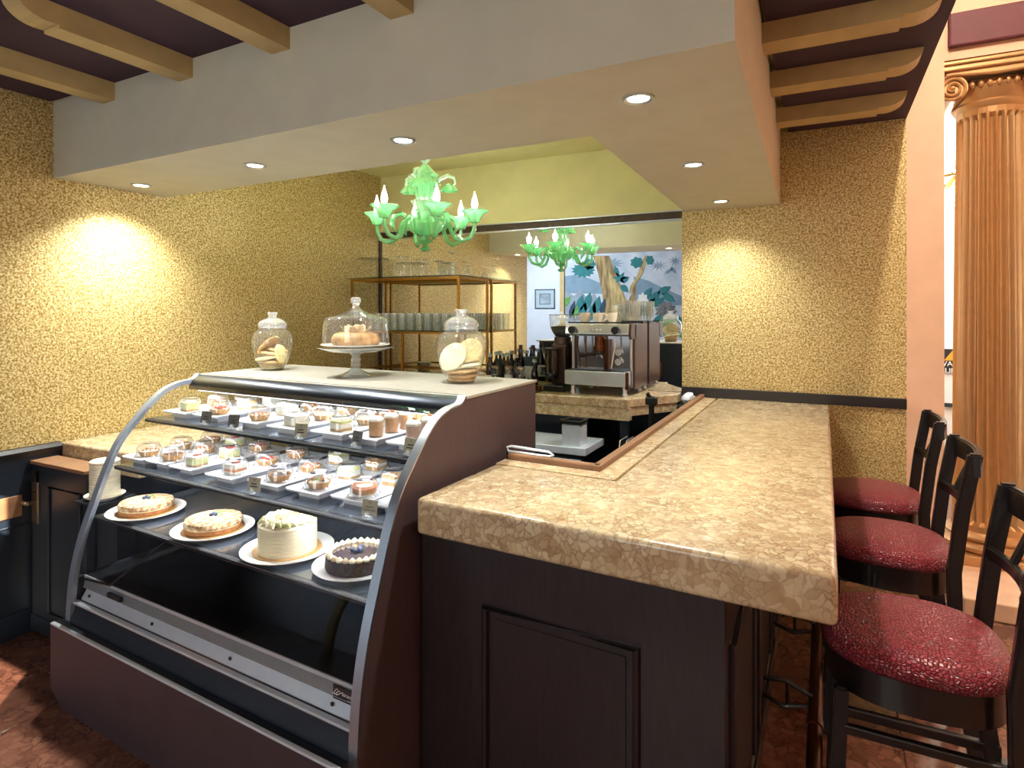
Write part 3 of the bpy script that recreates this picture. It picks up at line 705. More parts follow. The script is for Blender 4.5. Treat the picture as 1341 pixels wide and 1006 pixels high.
# black tap and chrome pitcher behind the bar
t = thing('tap_handle', 'tall black tap column standing behind the bar lip', 'tap', (-.965, 3.80, 0))
obj('column', tube([(0, 0, 0), (0, 0, 1.06)], .018, 12), 'black_plastic', t, True)
obj('head', join(box(-.035, .035, -.03, .03, 1.05, 1.10, .01), tube([(0, 0, 1.08), (-.02, -.02, 1.12)], .014, 8)), 'black_plastic', t)
obj('foot', cyl(.06, 0, .015, 18), 'black_plastic', t)
t = thing('dish_rack', 'chrome dish basket glimpsed in the dark behind the bar', 'rack', (-1.0, 3.62, 0))
obj('stand', box(-.10, .08, -.12, .12, 0, .78), 'navy_black_paint', t)
for k in range(5): obj('wire', tube([(-.09 + .04 * k, -.10, .785), (-.09 + .04 * k, -.07, .86), (-.09 + .04 * k, .07, .86), (-.09 + .04 * k, .10, .785)], .004, 6), 'chrome', t, True)
obj('wire_rim', tube([(-.10, -.11, .785), (.08, -.11, .785), (.08, .11, .785), (-.10, .11, .785)], .005, 6, closed=True), 'chrome', t, True)
cl = ball(.06, (0, 0, .04), (.7, 1.0, .65), 3)
for v in cl.verts: v.co += Vector((random.uniform(-.008, .008),) * 3); v.co.z = max(v.co.z, 0)
tag(obj('bar_cloth', cl, 'label_white', None, True, loc=(-.845, 4.345, ZB - .05)), 'crumpled white cloth at the far end of the bar', 'cloth')
sk = thing('cloth_shelf', 'small dark shelf holding the white cloth behind the bar', 'shelf', (-.845, 4.30, 0))
obj('board', box(-.055, .06, -.08, .097, ZB - .07, ZB - .05), 'navy_black_paint', sk)
obj('post', box(-.02, .02, -.02, .02, 0, ZB - .07), 'navy_black_paint', sk)
tg = thing('steel_tray', 'white rimmed tray leaning behind the bar lip by the case', 'tray', (-1.08, 2.255, 0))
obj('rim', tube([(-.09, 0, 1.052), (-.10, .01, 1.066), (-.08, .01, 1.072), (.08, .03, 1.060), (.10, .03, 1.048), (.09, .02, 1.044)], .006, 8, closed=True), 'white_paint', tg, True)
obj('pan', prism([(-.10, 1.05), (.10, 1.045), (.09, .9), (-.09, .9)], 'Y', 0.0, .02), 'black_plastic', tg)
obj('post', box(-.05, .05, .0, .02, 0, .9), 'dark_steel', tg)

# ------------------------------------------------------------------ bottles and jars beside the mirror
def bottle(name, loc, label, h, r, m, cap, group, neck=.4, lab=None):
    t = thing(name, label, 'bottle', loc, 0, group)
    obj('glass_body', lathe([(0, 0), (r, 0), (r, h * (1 - neck) * .92), (r * .9, h * (1 - neck)), (r * .38, h * (1 - neck * .55)), (r * .33, h * .9), (0, h * .9)], 16), m, t, True)
    obj('cap', lathe([(0, h * .90), (r * (.6 if cap == 'label_white' else .42), h * .90), (r * (.6 if cap == 'label_white' else .42), h), (0, h)], 14), cap, t, True)
    if lab: obj('label_band', lathe([(r * 1.02, h * .12), (r * 1.02, h * .42)], 16), lab, t, True)
    return t
gs = 'syrup bottles by the mirror'
for i, px in enumerate((642, 650, 655, 660, 665, 670, 676)):
    y = 4.15 + (i % 2) * .075
    q = P(px, 470, Y=y)
    bottle('syrup_bottle', (q.x, y, ZK), 'clear capped syrup bottle with dark contents in the cluster', .245 + .012 * (i % 3), .030, ('bottle_dark', 'bottle_brown', 'spice_dark')[i % 3], 'label_white', gs, .35)
for px, lb in ((684, 'wine bottle with dark red capsule, left of the pair'), (694, 'wine bottle with dark red capsule, right of the pair')):
    q = P(px + (4 if px > 690 else -2), 470, Y=4.24); bottle('wine_bottle', (q.x, 4.24, ZK), lb, .315, .036, 'bottle_dark', 'bottle_wine_cap', 'wine bottles', .42, 'label_white')
def jar(px, y, h, r, fill, label, lid='brushed_nickel'):
    q = P(px, 480, Y=y); t = thing('spice_jar', label, 'jar', (q.x, y, ZK), 0, 'glass jars on the back counter')
    obj('glass', lathe([(0, 0), (r, .0), (r, h * .72), (r * .8, h * .84), (r * .8, h * .9)], 18), 'clear_glass', t, True)
    obj('contents', lathe([(0, .003), (r * .93, .003), (r * .93, h * .62), (0, h * .62)], 18), fill, t, True)
    obj('lid', lathe([(0, h), (r * .82, h), (r * .85, h * .9), (0, h * .9)], 18), lid, t, True)
jar(649, 4.03, .165, .036, 'spice_dark', 'glass jar of dark spice, left of three')
jar(666, 4.03, .165, .036, 'label_white', 'glass jar of pale sugar, middle of three')
jar(682, 4.03, .165, .038, 'spice_dark', 'glass jar with dark grains, right of three')
jar(640, 3.945, .10, .030, 'honey_candle', 'short jar of pale honey beside the cookie jar', 'label_white')
jar(630, 3.95, .12, .030, 'bottle_brown', 'short brown jar partly behind the cookie jar', 'label_white')
q = P(692, 470, Y=4.11); t = thing('coffee_bag', 'teal coffee bag with folded top and pale label', 'bag', (q.x, 4.14, ZK))
obj('pouch', prism([(-.045, 0), (.045, 0), (.042, .19), (.05, .235), (-.05, .235), (-.04, .19)], 'Y', -.022, .022, .006), 'teal_label', t)
obj('label_patch', box(-.036, .036, -.0275, -.0235, .06, .165), 'label_white', t)
q = P(700, 470, Y=4.08); bottle('sauce_bottle', (q.x, 4.08, ZK), 'slim sauce bottle with amber label right of the bag', .22, .026, 'bottle_dark', 'label_white', gs, .4, 'bottle_brown')

# ------------------------------------------------------------------ brass shelf with glassware
t = thing('brass_shelf_unit', 'slim brass rod shelf unit with glass top in the mirror corner', 'shelf', (-3.0, 4.17, ZK))
o_ = (-3.0, 4.17, ZK)
ZT1, ZT2 = 1.91, 1.477
xa, xb, ya, yb = -3.52, -2.475, 3.95, 4.395
for x in (xa, xb):
    for y in (ya, yb): obj('post', rel(box(x - .009, x + .009, y - .009, y + .009, ZK, ZT1 - .01)), 'brass', t)
for z in (ZT1 - .02, ZT2 - .012, ZK + .08):
    for y in (ya, yb): obj('rail', rel(box(xa, xb, y - .008, y + .008, z - .008, z + .008)), 'brass', t)
    for x in (xa, xb): obj('rail', rel(box(x - .008, x + .008, ya, yb, z - .008, z + .008)), 'brass', t)
obj('post', rel(box(-3.01, -2.99, ya - .008, ya + .008, ZK, ZT2 - .012)), 'brass', t)
obj('glass_top', rel(box(xa - .03, xb + .03, ya - .05, yb + .02, ZT1 - .01, ZT1, .002)), 'tinted_glass', t)
obj('glass_shelf', rel(box(xa, xb, ya, yb, ZT2 - .004, ZT2, .001)), 'tinted_glass', t)
gb = lathe([(0, 0), (.028, 0), (.031, .005), (.036, .14), (.0355, .14), (.030, .007), (0, .007)], 14)
g0 = obj('tumbler', gb, 'clear_glass', None, True); n = 0
for j in range(4):
    for i in range(12):
        o = g0 if n == 0 else g0.copy()
        if n: COL.objects.link(o)
        o.location = (xa + .065 + .083 * i, ya + .055 + .095 * j, ZT2)
        tag(o, 'clear tumbler in the dense rows on the middle brass shelf', 'glass', 'tumblers on the brass shelf'); n += 1
def clear(name, prof, px, y, label, cat='glass', seg=24, z=ZT1):
    q = P(px, 350, Y=y)
    return tag(obj(name, lathe(prof, seg), 'clear_glass', None, True, loc=(q.x, y, z)), label, cat)
clear('cake_pedestal', [(.0, 0), (.055, 0), (.05, .01), (.012, .03), (.010, .12), (.02, .155), (.15, .165), (.152, .175), (.0, .17)], 490, 4.16, 'empty glass cake pedestal on top of the brass shelf', 'cake stand', 28)
clear('glass_canister', [(0, 0), (.075, 0), (.078, .02), (.078, .13), (.07, .145), (.074, .155), (.074, .175), (0, .18)], 527, 4.10, 'wide lidded glass canister on top of the brass shelf', 'canister')
clear('glass_canister', [(0, 0), (.062, 0), (.065, .02), (.065, .12), (.058, .135), (.062, .145), (.062, .16), (0, .165)], 553, 4.24, 'narrower lidded glass canister next to the wide one', 'canister')
for px, y, lb in ((574, 4.06, 'upturned stem glass beside the canisters on the brass shelf'), (593, 4.08, 'tallest upturned stem glass on the brass shelf'), (586, 4.27, 'small upturned goblet at the back of the brass shelf'), (610, 4.20, 'upturned sherry glass near the shelf corner')):
    k = 1.25 if px == 593 else .8
    clear('stem_glass', [(.035, 0), (.04, .03 * k), (.03, .075 * k), (.006, .095 * k), (.005, .14 * k), (.04, .15 * k), (.04, .153 * k), (0, .154 * k)], px, y, lb, 'stemware', 18)
for (px, y, n_, lb) in ((481, 4.02, 7, 'left stack of white saucers on the back counter'),):
    for k in range(n_):
        q = P(px, 480, Y=y); o = obj('saucer', lathe([(0, 0), (.045, 0), (.07, .012), (.07, .015), (.045, .005), (0, .005)], 24), 'cream_ceramic', None, True, loc=(q.x, y, ZK + .0125 * k))
        tag(o, 'white saucer in the stack behind the glass cake stand', 'saucer', 'stacked white saucers')

# ------------------------------------------------------------------ jars and cake stand on the case
ZTOP = 1.3137
def cookie_jar(px, py, k, label, cookies):
    p = P(px, py, Z=ZTOP)
    t = thing('cookie_jar', label, 'jar', (p.x, p.y, ZTOP), 0)
    prof = [(0, .004), (.044, .004), (.050, 0), (.052, .006), (.054, .014), (.075, .05), (.091, .10), (.096, .135), (.092, .165), (.076, .187), (.063, .193), (.062, .203)]
    obj('jar_glass', lathe([(r * k, z * k) for r, z in prof], 32), 'clear_glass', t, True)
    obj('rim', lathe([(r * k, z * k) for r, z in [(.060, .199), (.066, .199), (.067, .205), (.060, .207), (.060, .199)]], 32), 'crystal', t, True)
    lid = [(.063, .207), (.067, .212), (.066, .222), (.060, .232), (.045, .243), (.028, .249), (.020, .252), (.018, .258), (.024, .266), (.027, .272), (.024, .276), (0, .276)]
    obj('lid', lathe([(r * k, z * k) for r, z in lid], 32), 'crystal', t, True)
    for i, (x, y, z, rx, ry, r, th, m) in enumerate(cookies):
        r *= k; th *= k
        bm = lathe([(0, 0), (r * .9, 0), (r, th * .35), (r * .97, th * .75), (r * .85, th), (0, th * 1.05)], 20)
        for v in bm.verts: v.co += Vector([random.uniform(-.0012, .0012) for _ in range(3)])
        c = obj('cookie', xf(bm, (0, 0, -th / 2)), m, None, True, loc=(p.x + x * k, p.y + y * k, ZTOP + z * k), rot=(rx, ry, 0))
        tag(c, ('round golden biscuit in the left jar' if px < 450 else 'thick sugar-dusted cookie in the right jar'), 'cookie', 'biscuits in the left jar' if px < 450 else 'cookies in the right jar')
ck = [(-.002, 0, .013, 0, 0, .050, .013, 'biscuit_pale'), (-.004, .004, .027, .05, 0, .055, .013, 'biscuit_pale'), (.0, .0, .042, 0, .06, .060, .013, 'biscuit'), (-.014, -.012, .060, .14, -.12, .062, .014, 'biscuit_pale'),
      (.0, .01, .078, -.1, .1, .062, .012, 'biscuit'), (.012, .02, .094, -.1, .15, .048, .011, 'biscuit'), (.060, -.004, .078, -.25, 1.32, .046, .013, 'biscuit_pale'), (-.036, .0, .108, .1, -.72, .052, .012, 'biscuit'), (-.025, .006, .126, .1, -.72, .050, .012, 'biscuit')]
cookie_jar(357, 484.5, 1.14, 'left lidded glass jar of golden biscuits on the case', ck)
ck = [(0, 0, .013, 0, 0, .052, .014, 'biscuit'), (.003, .004, .028, .04, 0, .058, .014, 'biscuit'), (.004, 0, .044, 0, -.06, .064, .014, 'biscuit'), (.020, .004, .062, 0, -.16, .058, .014, 'sugared_cookie'), (.026, .006, .079, 0, -.22, .045, .013, 'biscuit_pale'),
      (-.016, -.034, .098, 1.05, -.15, .060, .014, 'sugared_cookie'), (.020, .026, .115, 1.15, .2, .055, .011, 'biscuit_pale')]
cookie_jar(604, 501, 1.19, 'right lidded glass jar of big cookies on the case', ck)
p = P(466, 493, Z=ZTOP)
def sc_lathe(pr, n): return lathe([(r * 1.25, z * 1.12) for r, z in pr], n)
t = thing('cake_stand', 'footed glass cake stand with domed cover on the display case', 'cake stand', (p.x, p.y, ZTOP))
obj('foot', sc_lathe([(0, 0), (.062, 0), (.062, .004), (.05, .012), (.030, .024), (.017, .036), (.015, .044), (.021, .050), (.021, .056), (.014, .062), (.020, .072), (.020, .080), (.014, .086), (.018, .096), (.03, .102), (0, .104)], 28), 'crystal', t, True)
obj('plate', sc_lathe([(0, .104), (.05, .104), (.11, .112), (.146, .126), (.148, .130), (.14, .129), (.10, .118), (0, .112)], 40), 'crystal', t, True)
k = 1.0
obj('dome', sc_lathe([(.126, .138), (.127, .150), (.126, .215), (.123, .245), (.117, .257), (.10, .265), (.06, .276), (.03, .288), (.018, .30), (.014, .308)], 40), 'clear_glass', t, True)
obj('dome_knob', sc_lathe([(.014, .308), (.013, .314), (.019, .322), (.021, .334), (.016, .346), (0, .35)], 20), 'crystal', t, True)
pl = obj('cake_plate', lathe([(0, 0), (.11, 0), (.165, .009), (.167, .013), (.11, .007), (0, .006)], 40), 'white_ceramic', None, True, loc=(p.x, p.y, ZTOP + .1460))
tag(pl, 'white plate under the bundt cake on the glass stand', 'plate')
bd = thing('bundt_cake', 'fluted ring bundt cake topped with apple crisps under glass dome', 'cake', (p.x, p.y, ZTOP + .1522))
bd.scale = (1.13, 1.13, 1.08)
rip = lambda a, r, z: 1 + (.11 * abs(sin(a * 6)) - .04 if r > .05 else 0)
obj('ring', lathe([(.03, .0), (.088, 0), (.098, .015), (.096, .035), (.085, .052), (.065, .060), (.045, .054), (.032, .035), (.03, 0)], 84, ripple=rip), 'bundt_crust', bd, 'all')
for i in range(11):
    a = i * 2 * pi / 11; r = .026 + .012 * (i % 2)
    bm = prism([(-.013, 0), (.013, 0), (.022, .024), (.014, .046), (-.010, .050), (-.021, .028)], 'Y', -.0013, .0013)
    obj('apple_crisp', xf(bm, (r * cos(a), r * sin(a), .046), (-.55 if i % 2 else -.2, .15 * (-1) ** i, a - pi / 2)), 'apple_crisp', bd)

# ------------------------------------------------------------------ things inside the display case
def shy(x): return (XR - x) * .05
ZROT = -.05
tray_me = None
def tray(x, y0, L, z, label, wid=.165):
    t = thing('serving_tray', label, 'tray', (x, y0 + L / 2, z), ZROT, 'white rectangular serving trays')
    obj('top', prism([(-wid / 2, .022), (wid / 2, .022), (wid / 2 + .008, .032), (wid / 2, .028), (-wid / 2, .028), (-wid / 2 - .008, .032)], 'Y', -L / 2, L / 2), 'tray_white', t)
    obj('foot', box(-wid / 2 + .03, wid / 2 - .03, -L / 2 + .03, L / 2 - .03, 0, .022), 'tray_white', t)
    return z + .0285
def lid_bm(w=.052, h=.062, round_=True):
    rib = lambda a, r, z: 1 + (.03 * abs(sin(a * 9)) if .012 < z < h * .8 and r > .02 else 0)
    return lathe([(w * 1.14, .004), (w * 1.14, .008), (w * 1.02, .009), (w, .012), (w * .94, h * .62), (w * .80, h * .88), (w * .62, h * .97), (w * .60, h * .93), (0, h * .94)], 54, ripple=rib)
LID = None
def lid(x, y, z, label, group, s=1.0):
    global LID
    if LID is None:
        LID = bpy.data.meshes.new('dome_lid'); b = lid_bm(); b.to_mesh(LID); b.free(); LID.materials.append(MATS['plastic_lid'])
        for q in LID.polygons: q.use_smooth = True
    o = bpy.data.objects.new('dome_lid', LID); COL.objects.link(o); o.location = (x, y, z - .0035); o.scale = (s, s, s * 1.05)
    tag(o, label, 'lid', group)
def scatter(parent, name, m, n, r, z, rad, flat=1.0):
    for i in range(n):
        a = i * 2.4; q = r * math.sqrt((i + .5) / n)
        obj(name, ball(rad, (q * cos(a), q * sin(a), z + random.uniform(0, rad * .4)), (1, 1, flat), 1), m, parent, True)
def tart(loc, label, top, group):
    t = thing('fruit_tart' if top not in ('pecan', 'chocolate') else top + '_tart', label, 'tart', loc, random.uniform(0, 3), group)
    fl = lambda a, r, z: 1 + .035 * sin(a * 16)
    obj('crust', lathe([(0, 0), (.032, 0), (.043, .024), (.041, .026), (.037, .022), (0, .022)], 64, ripple=fl), 'tart_crust', t, True)
    if top == 'fruit':
        obj('custard', lathe([(0, .026), (.036, .023)], 18), 'cream_icing', t); scatter(t, 'kiwi_piece', 'kiwi', 4, .02, .028, .010, .6); scatter(t, 'orange_piece', 'orange_fruit', 3, .028, .031, .009); scatter(t, 'blueberry', 'blueberry', 3, .034, .030, .006)
    elif top == 'pecan': scatter(t, 'pecan_half', 'pecan', 12, .034, .024, .008, .6)
    elif top == 'chocolate': obj('filling', lathe([(0, .028), (.036, .023)], 18), 'chocolate', t); scatter(t, 'cream_rosette', 'white_cream', 4, .025, .028, .008, .7)
    elif top == 'red': obj('filling', lathe([(0, .028), (.036, .023)], 18), 'cream_icing', t); scatter(t, 'strawberry_piece', 'strawberry', 6, .026, .028, .009, .8)
    elif top == 'crisp': obj('filling', lathe([(0, .03), (.036, .023)], 18), 'white_cream', t); scatter(t, 'crumble_piece', 'orange_fruit', 10, .032, .027, .007, .7)
    else: obj('filling', lathe([(0, .030), (.036, .023)], 18), 'white_cream', t); scatter(t, 'crumble_piece', 'tart_crust', 10, .030, .028, .006, .7)
def block(loc, label, layers, top, group, w=.062, d=.062):
    t = thing('cake_square', label, 'cake', loc, ZROT + random.uniform(-.1, .1), group); z = 0
    for m, h in layers:
        obj('layer', box(-w / 2, w / 2, -d / 2, d / 2, z, z + h, .002, 1), m, t); z += h
    if top == 'strawberry': scatter(t, 'strawberry_piece', 'strawberry', 4, .014, z + .004, .009)
    elif top == 'red': scatter(t, 'berry_piece', 'strawberry', 9, .026, z + .003, .009, .8); scatter(t, 'mint_leaf', 'leaf_green', 1, .01, z + .012, .006)
    elif top == 'cream': scatter(t, 'cream_curl', 'white_cream', 6, .022, z, .009, .7)
    elif top == 'nut': scatter(t, 'nut_piece', 'tart_crust', 6, .02, z, .006)
def round_cake(loc, label, group):
    t = thing('waffle_cake', label, 'cake', loc, 0, group)
    obj('cream_base', lathe([(0, 0), (.036, 0), (.041, .012), (.039, .026), (0, .028)], 28), 'white_cream', t, True)
    obj('crust_side', lathe([(.0415, .010), (.043, .016), (.0415, .024)], 28), 'tart_crust', t, True)
    obj('waffle_disc', xf(lathe([(0, 0), (.045, 0), (.045, .006), (0, .007)], 28), (0, 0, .028), (.07, .05, 0)), 'orange_fruit', t, True)
    obj('waffle_cream', lathe([(0, .037), (.03, .035)], 20), 'white_cream', t)
SP, WC, LM, CI = 'sponge', 'white_cream', 'lime_filling', 'cream_icing'
# middle shelf
z2 = SH[2][0]
cols = [(-2.755, 1.685, 'crumb', 'leftmost crumble tart on the middle shelf'), (-2.585, 1.685, 'pecan', 'pecan tart second from left on the middle shelf'), (-2.40, 1.67, 'lime', 'lime square with strawberry on the middle shelf'),
        (-2.14, 1.655, 'berrycream', 'berry cream square beside the short sign on middle shelf'), (-1.90, 1.665, 'choc', 'chocolate rosette tart in the middle of the middle shelf'),
        (-1.69, 1.66, 'fruit', 'kiwi and orange fruit tart at the front of middle shelf'), (-1.475, 1.665, 'waffle', 'round cream cake with caramel waffle disc on middle shelf'), (-1.285, 1.66, 'redsq', 'red berry cake square at the right end of middle shelf')]
back = ['crumb', 'crisp', 'strawlime', 'redtart', 'crisp', 'limecream', 'nutsq', 'redsq']
def pastry(kind, loc, label, group):
    if kind in ('crumb', 'pecan', 'fruit', 'crisp'): tart(loc, label, kind, group)
    elif kind == 'choc': tart(loc, label, 'chocolate', group)
    elif kind == 'redtart': tart(loc, label, 'red', group)
    elif kind == 'lime' or kind == 'strawlime': block(loc, label, [(SP, .008), (LM, .026), (WC, .008)], 'strawberry', group)
    elif kind == 'limecream': block(loc, label, [(SP, .01), (WC, .02), (LM, .012)], 'cream', group)
    elif kind == 'berrycream': block(loc, label, [(WC, .012), ('orange_fruit', .010), (WC, .020)], 'strawberry', group)
    elif kind == 'redsq': block(loc, label, [(SP, .014), (WC, .008), ('pink_pudding', .012)], 'red', group)
    elif kind == 'nutsq': block(loc, label, [(SP, .015), (WC, .012), (SP, .012)], 'nut', group)
    elif kind == 'white': block(loc, label, [(CI, .022), (WC, .022)], 'none', group, .075, .07)
    elif kind == 'green': block(loc, label, [(SP, .01), (LM, .03)], 'cream', group)
    elif kind == 'waffle': round_cake(loc, label, group)
ordn = ['first', 'second', 'third', 'fourth', 'fifth', 'sixth', 'seventh', 'eighth']
for i, (x, y, kind, lb) in enumerate(cols):
    y += .055
    zt = tray(x, y - .07 + shy(x) * .0, .50, z2, 'white tray, ' + ordn[i] + ' from the left on the middle shelf', .15 if i < 3 else .165)
    pastry(kind, (x, y, zt), lb, 'pastries at the front of the middle shelf')
    lid(x, y, zt, 'clear dome lid over the ' + ordn[i] + ' front pastry on the middle shelf', 'front lids on the middle shelf')
    for r in (1, 2):
        yy = y + .155 * r
        pastry(back[(i + r - 1) % 8], (x + .008 * r, yy, zt), '%s pastry behind the %s front one on middle shelf' % ('second' if r == 1 else 'third', ordn[i]), 'pastries further back on the middle shelf')
        lid(x + .008 * r, yy, zt, 'clear dome lid on the %s pastry of the %s middle tray' % ('second' if r == 1 else 'rear', ordn[i]), 'rear lids on the middle shelf')
# upper shelf
z1 = SH[1][0]
cols = [(-2.68, 1.835, 'green', 'lime cake square at the left end of the top shelf'), (-2.47, 1.835, 'redtart', 'strawberry tart second from left on the top shelf'), (-2.18, 1.81, 'crisp', 'orange crumble tart third from left on the top shelf'),
        (-1.94, 1.79, 'white', 'plain white frosted slice in the middle of top shelf'), (-1.70, 1.79, 'limecream', 'cream topped slice beside the caramel puddings')]
backs = ['redtart', 'nutsq', 'white', 'crisp', 'crumb']
for i, (x, y, kind, lb) in enumerate(cols):
    y += .055
    zt = tray(x, y - .07, .50, z1, 'white tray, ' + ordn[i] + ' from the left on the top shelf')
    pastry(kind, (x, y, zt), lb, 'pastries at the front of the top shelf')
    lid(x, y, zt, 'clear dome lid over the ' + ordn[i] + ' front pastry on the top shelf', 'front lids on the top shelf')
    for r in (1, 2):
        pastry(backs[(i + r - 1) % 5], (x, y + .15 * r, zt), '%s pastry behind the %s front one on top shelf' % ('second' if r == 1 else 'third', ordn[i]), 'pastries further back on the top shelf')
        lid(x, y + .15 * r, zt, 'clear dome lid on the %s pastry of the %s top tray' % ('second' if r == 1 else 'rear', ordn[i]), 'rear lids on the top shelf')
for x, m, nm, y in ((-1.505, 'caramel_pudding', 'caramel pudding', 1.765), (-1.325, 'pink_pudding', 'pink mousse', 1.755)):
    y += .055
    zt = tray(x, y - .06, .42, z1, 'white tray carrying the glass cups of ' + nm, .13)
    for k in range(4):
        t = thing('dessert_cup', 'clear cup of %s, %s from the front' % (nm, ('first', 'second', 'third', 'fourth')[k]), 'dessert cup', (x + .003 * k, y + .088 * k, zt), 0, 'dessert cups on the top shelf')
        obj('cup_glass', lathe([(0, 0), (.026, 0), (.028, .003), (.0295, .078)], 22), 'clear_glass', t, True)
        obj('pudding', lathe([(0, .003), (.0265, .003), (.028, .058), (0, .058)], 22), m, t, True)
        obj('whipped_cream', lathe([(.0275, .0585), (.0275, .066), (.02, .074), (.012, .078), (0, .084)], 18, ripple=lambda a, r, z: 1 + .08 * sin(5 * a + z * 90)), 'white_cream', t, True)
        obj('nut_topping', ball(.010, (.004, 0, .083), (1.2, .8, .5), 1), 'orange_fruit', t, True)
# small price signs in clear holders
def sign(px, py, z, m, words, label, rz=0):
    p = P(px, py, Z=z + .03); p.x = min(p.x, -1.272); p.y = max(p.y, (SH[1][1] if z > 1 else SH[2][1]) + .022 + shy(p.x)); t = thing('price_sign', label, 'sign', (p.x, p.y, z), rz, 'price signs in clear holders')
    obj('holder', join(ball(.014, (0, -.008, .008), (1.5, 1, .55), 2), ball(.009, (0, -.008, .018), (1.2, .9, .7), 2)), 'crystal', t, True)
    c = obj('card', xf(box(-.030, .030, -.001, .001, 0, .052, .0006, 1), (0, 0, .010), (-.18, 0, 0)), m, t)
    def put(bm, zz): return xf(xf(bm, (0, -.0014, zz), (pi / 2, 0, 0)), (0, 0, .010), (-.18, 0, 0))
    obj('emblem', put(lathe([(.0038, -.0002), (.0048, -.0002), (.0048, .0002), (.0038, .0002), (.0038, -.0002)], 16), .043), 'ink', c)
    for i, wd in enumerate(words):
        if isinstance(wd, str): obj('lettering', put(text_bm(wd, .0085), .026 - .010 * i), 'ink', c)
        else: obj('print_line', put(box(-wd / 2, wd / 2, -.0022, .0022, -.0002, .0002), .028 - .010 * i), 'ink', c)
sign(318, 641, z2, 'card_sage', [.026, .034], 'small sage price sign near the left middle of the middle shelf', .1)
sign(483, 668, z2, 'card_sage', ['MANGO', 'CHEESECAKE'], 'sage price sign with two lines at the right of middle shelf', .1)
sign(236, 554, z1, 'card_grey', [.026, .034], 'grey price sign at the far left of the top shelf', .1)
sign(291, 556, z1, 'card_grey', [.026, .034], 'grey price sign second from left on the top shelf', .1)
sign(388, 567, z1, 'card_sage', [.026, .034], 'pale price sign between the white slices on the top shelf', .1)
sign(449, 581, z1, 'card_grey', [.026, .034], 'grey price sign in front of the caramel puddings', -.25)
sign(550, 592, z1, 'card_sage', [.026, .034], 'price sign half hidden by the case end on top shelf', -.1)
# whole cakes on oval plates, lower shelf
z3 = SH[3][0]
def platter(x, y, z, label, r=.155):
    o = obj('dinner_plate', lathe([(0, .004), (r * .6, .004), (r * .62, 0), (r * .66, 0), (r * .72, .006), (r, .017), (r, .020), (r * .70, .010), (0, .009)], 48), 'white_ceramic', None, True, loc=(x, y, z)); tag(o, label, 'plate', 'white dinner plates under whole cakes'); return z + .010
def topping(t, z):
    for a in (0, 2.1, 4.2): obj('blueberry', ball(.008, (.010 * cos(a), .010 * sin(a), z + .006), sub=2), 'blueberry', t, True)
    obj('mint_leaf', xf(ball(.012, (0, 0, 0), (1.3, .5, .15), 2), (.016, .01, z + .010), (.3, -.3, .5)), 'leaf_green', t, True)
def flat_cake(x, y, z, label):
    t = thing('powdered_cake', label, 'cake', (x, y, z), .3)
    obj('board', lathe([(0, 0), (.118, 0), (.118, .003), (0, .003)], 40, ripple=lambda a, r, z_: 1 + .008 * sin(40 * a)), 'cardboard_gold', t)
    obj('lower_layer', lathe([(0, .003), (.104, .003), (.107, .010), (.106, .022), (0, .022)], 40), 'sponge_side', t, True)
    obj('filling', lathe([(0, .022), (.105, .022), (.105, .026), (0, .026)], 40), 'cream_icing', t, True)
    obj('upper_layer', lathe([(0, .026), (.107, .026), (.110, .034), (.104, .046), (.07, .052), (0, .054)], 40), 'powdered_crust', t, True)
    topping(t, .053)
q = P(181, 666, Z=z3 + .01); zt = platter(-2.655, 1.665, z3, 'white plate under the left powdered cake'); flat_cake(-2.655, 1.665, zt, 'low powdered cake with blueberries, leftmost on the lower shelf')
zt = platter(-2.195, 1.65, z3, 'white plate under the middle powdered cake'); flat_cake(-2.195, 1.65, zt, 'low powdered cake with blueberries next to the frosted cake')
zt = platter(-1.765, 1.635, z3, 'white plate under the tall frosted cake', .165)
def tall_cake(x, y, z, label, cream, h=.125, r=.105, curls=True):
    t = thing('frosted_cake', label, 'cake', (x, y, z), 0)
    obj('board', lathe([(0, 0), (r * 1.19, 0), (r * 1.19, .003), (0, .003)], 48, ripple=lambda a, r_, z_: 1 + .01 * sin(40 * a)), 'cardboard_gold', t)
    prof = [(0, .003), (r, .003)]
    for k in range(14): prof += [(r - .0015, .006 + k * (h - .012) / 14), (r + .0008, .006 + (k + .5) * (h - .012) / 14)]
    prof += [(r, h - .004), (r - .006, h), (0, h)]
    obj('icing', lathe(prof, 48), cream, t, True)
    if curls:
        for k in range(80):
            a = k * 2.399; q = (r - .01) * math.sqrt((k + 6) / 86)
            m = 'pale_green_icing' if k % 2 else 'cream_icing'
            obj('icing_curl', xf(tube([(-.018, 0, 0), (-.008, .006, .008), (.006, .002, .010), (.018, -.006, .002)], [.004, .008, .008, .003], 6), (q * cos(a), q * sin(a), h + .002), (0, 0, a + 1.2)), m, t, True)
        for k in range(26):
            a = k * 2.4; q = .045 * math.sqrt(k / 26)
            obj('candied_peel', xf(tube([(-.012, 0, 0), (0, .004, .006), (.012, 0, 0)], .0035, 5), (q * cos(a), q * sin(a), h + .014), (0, 0, a)), 'orange_fruit', t, True)
tall_cake(-1.765, 1.635, zt, 'tall ribbed cream cake topped with green curls and orange peel', 'cream_icing', .105, .103)
zt = platter(-1.44, 1.64, z3, 'white plate under the chocolate cake', .15)
t = thing('chocolate_cake', 'chocolate cake with cream rosette border and central berries', 'cake', (-1.44, 1.64, zt), .2)
obj('crumb_side', lathe([(0, 0), (.104, 0), (.107, .006), (.105, .040), (.098, .046), (0, .046)], 48), 'crumb_brown', t, True)
obj('glaze', lathe([(0, .0475), (.085, .0475), (.09, .046)], 40), 'chocolate_glaze', t, True)
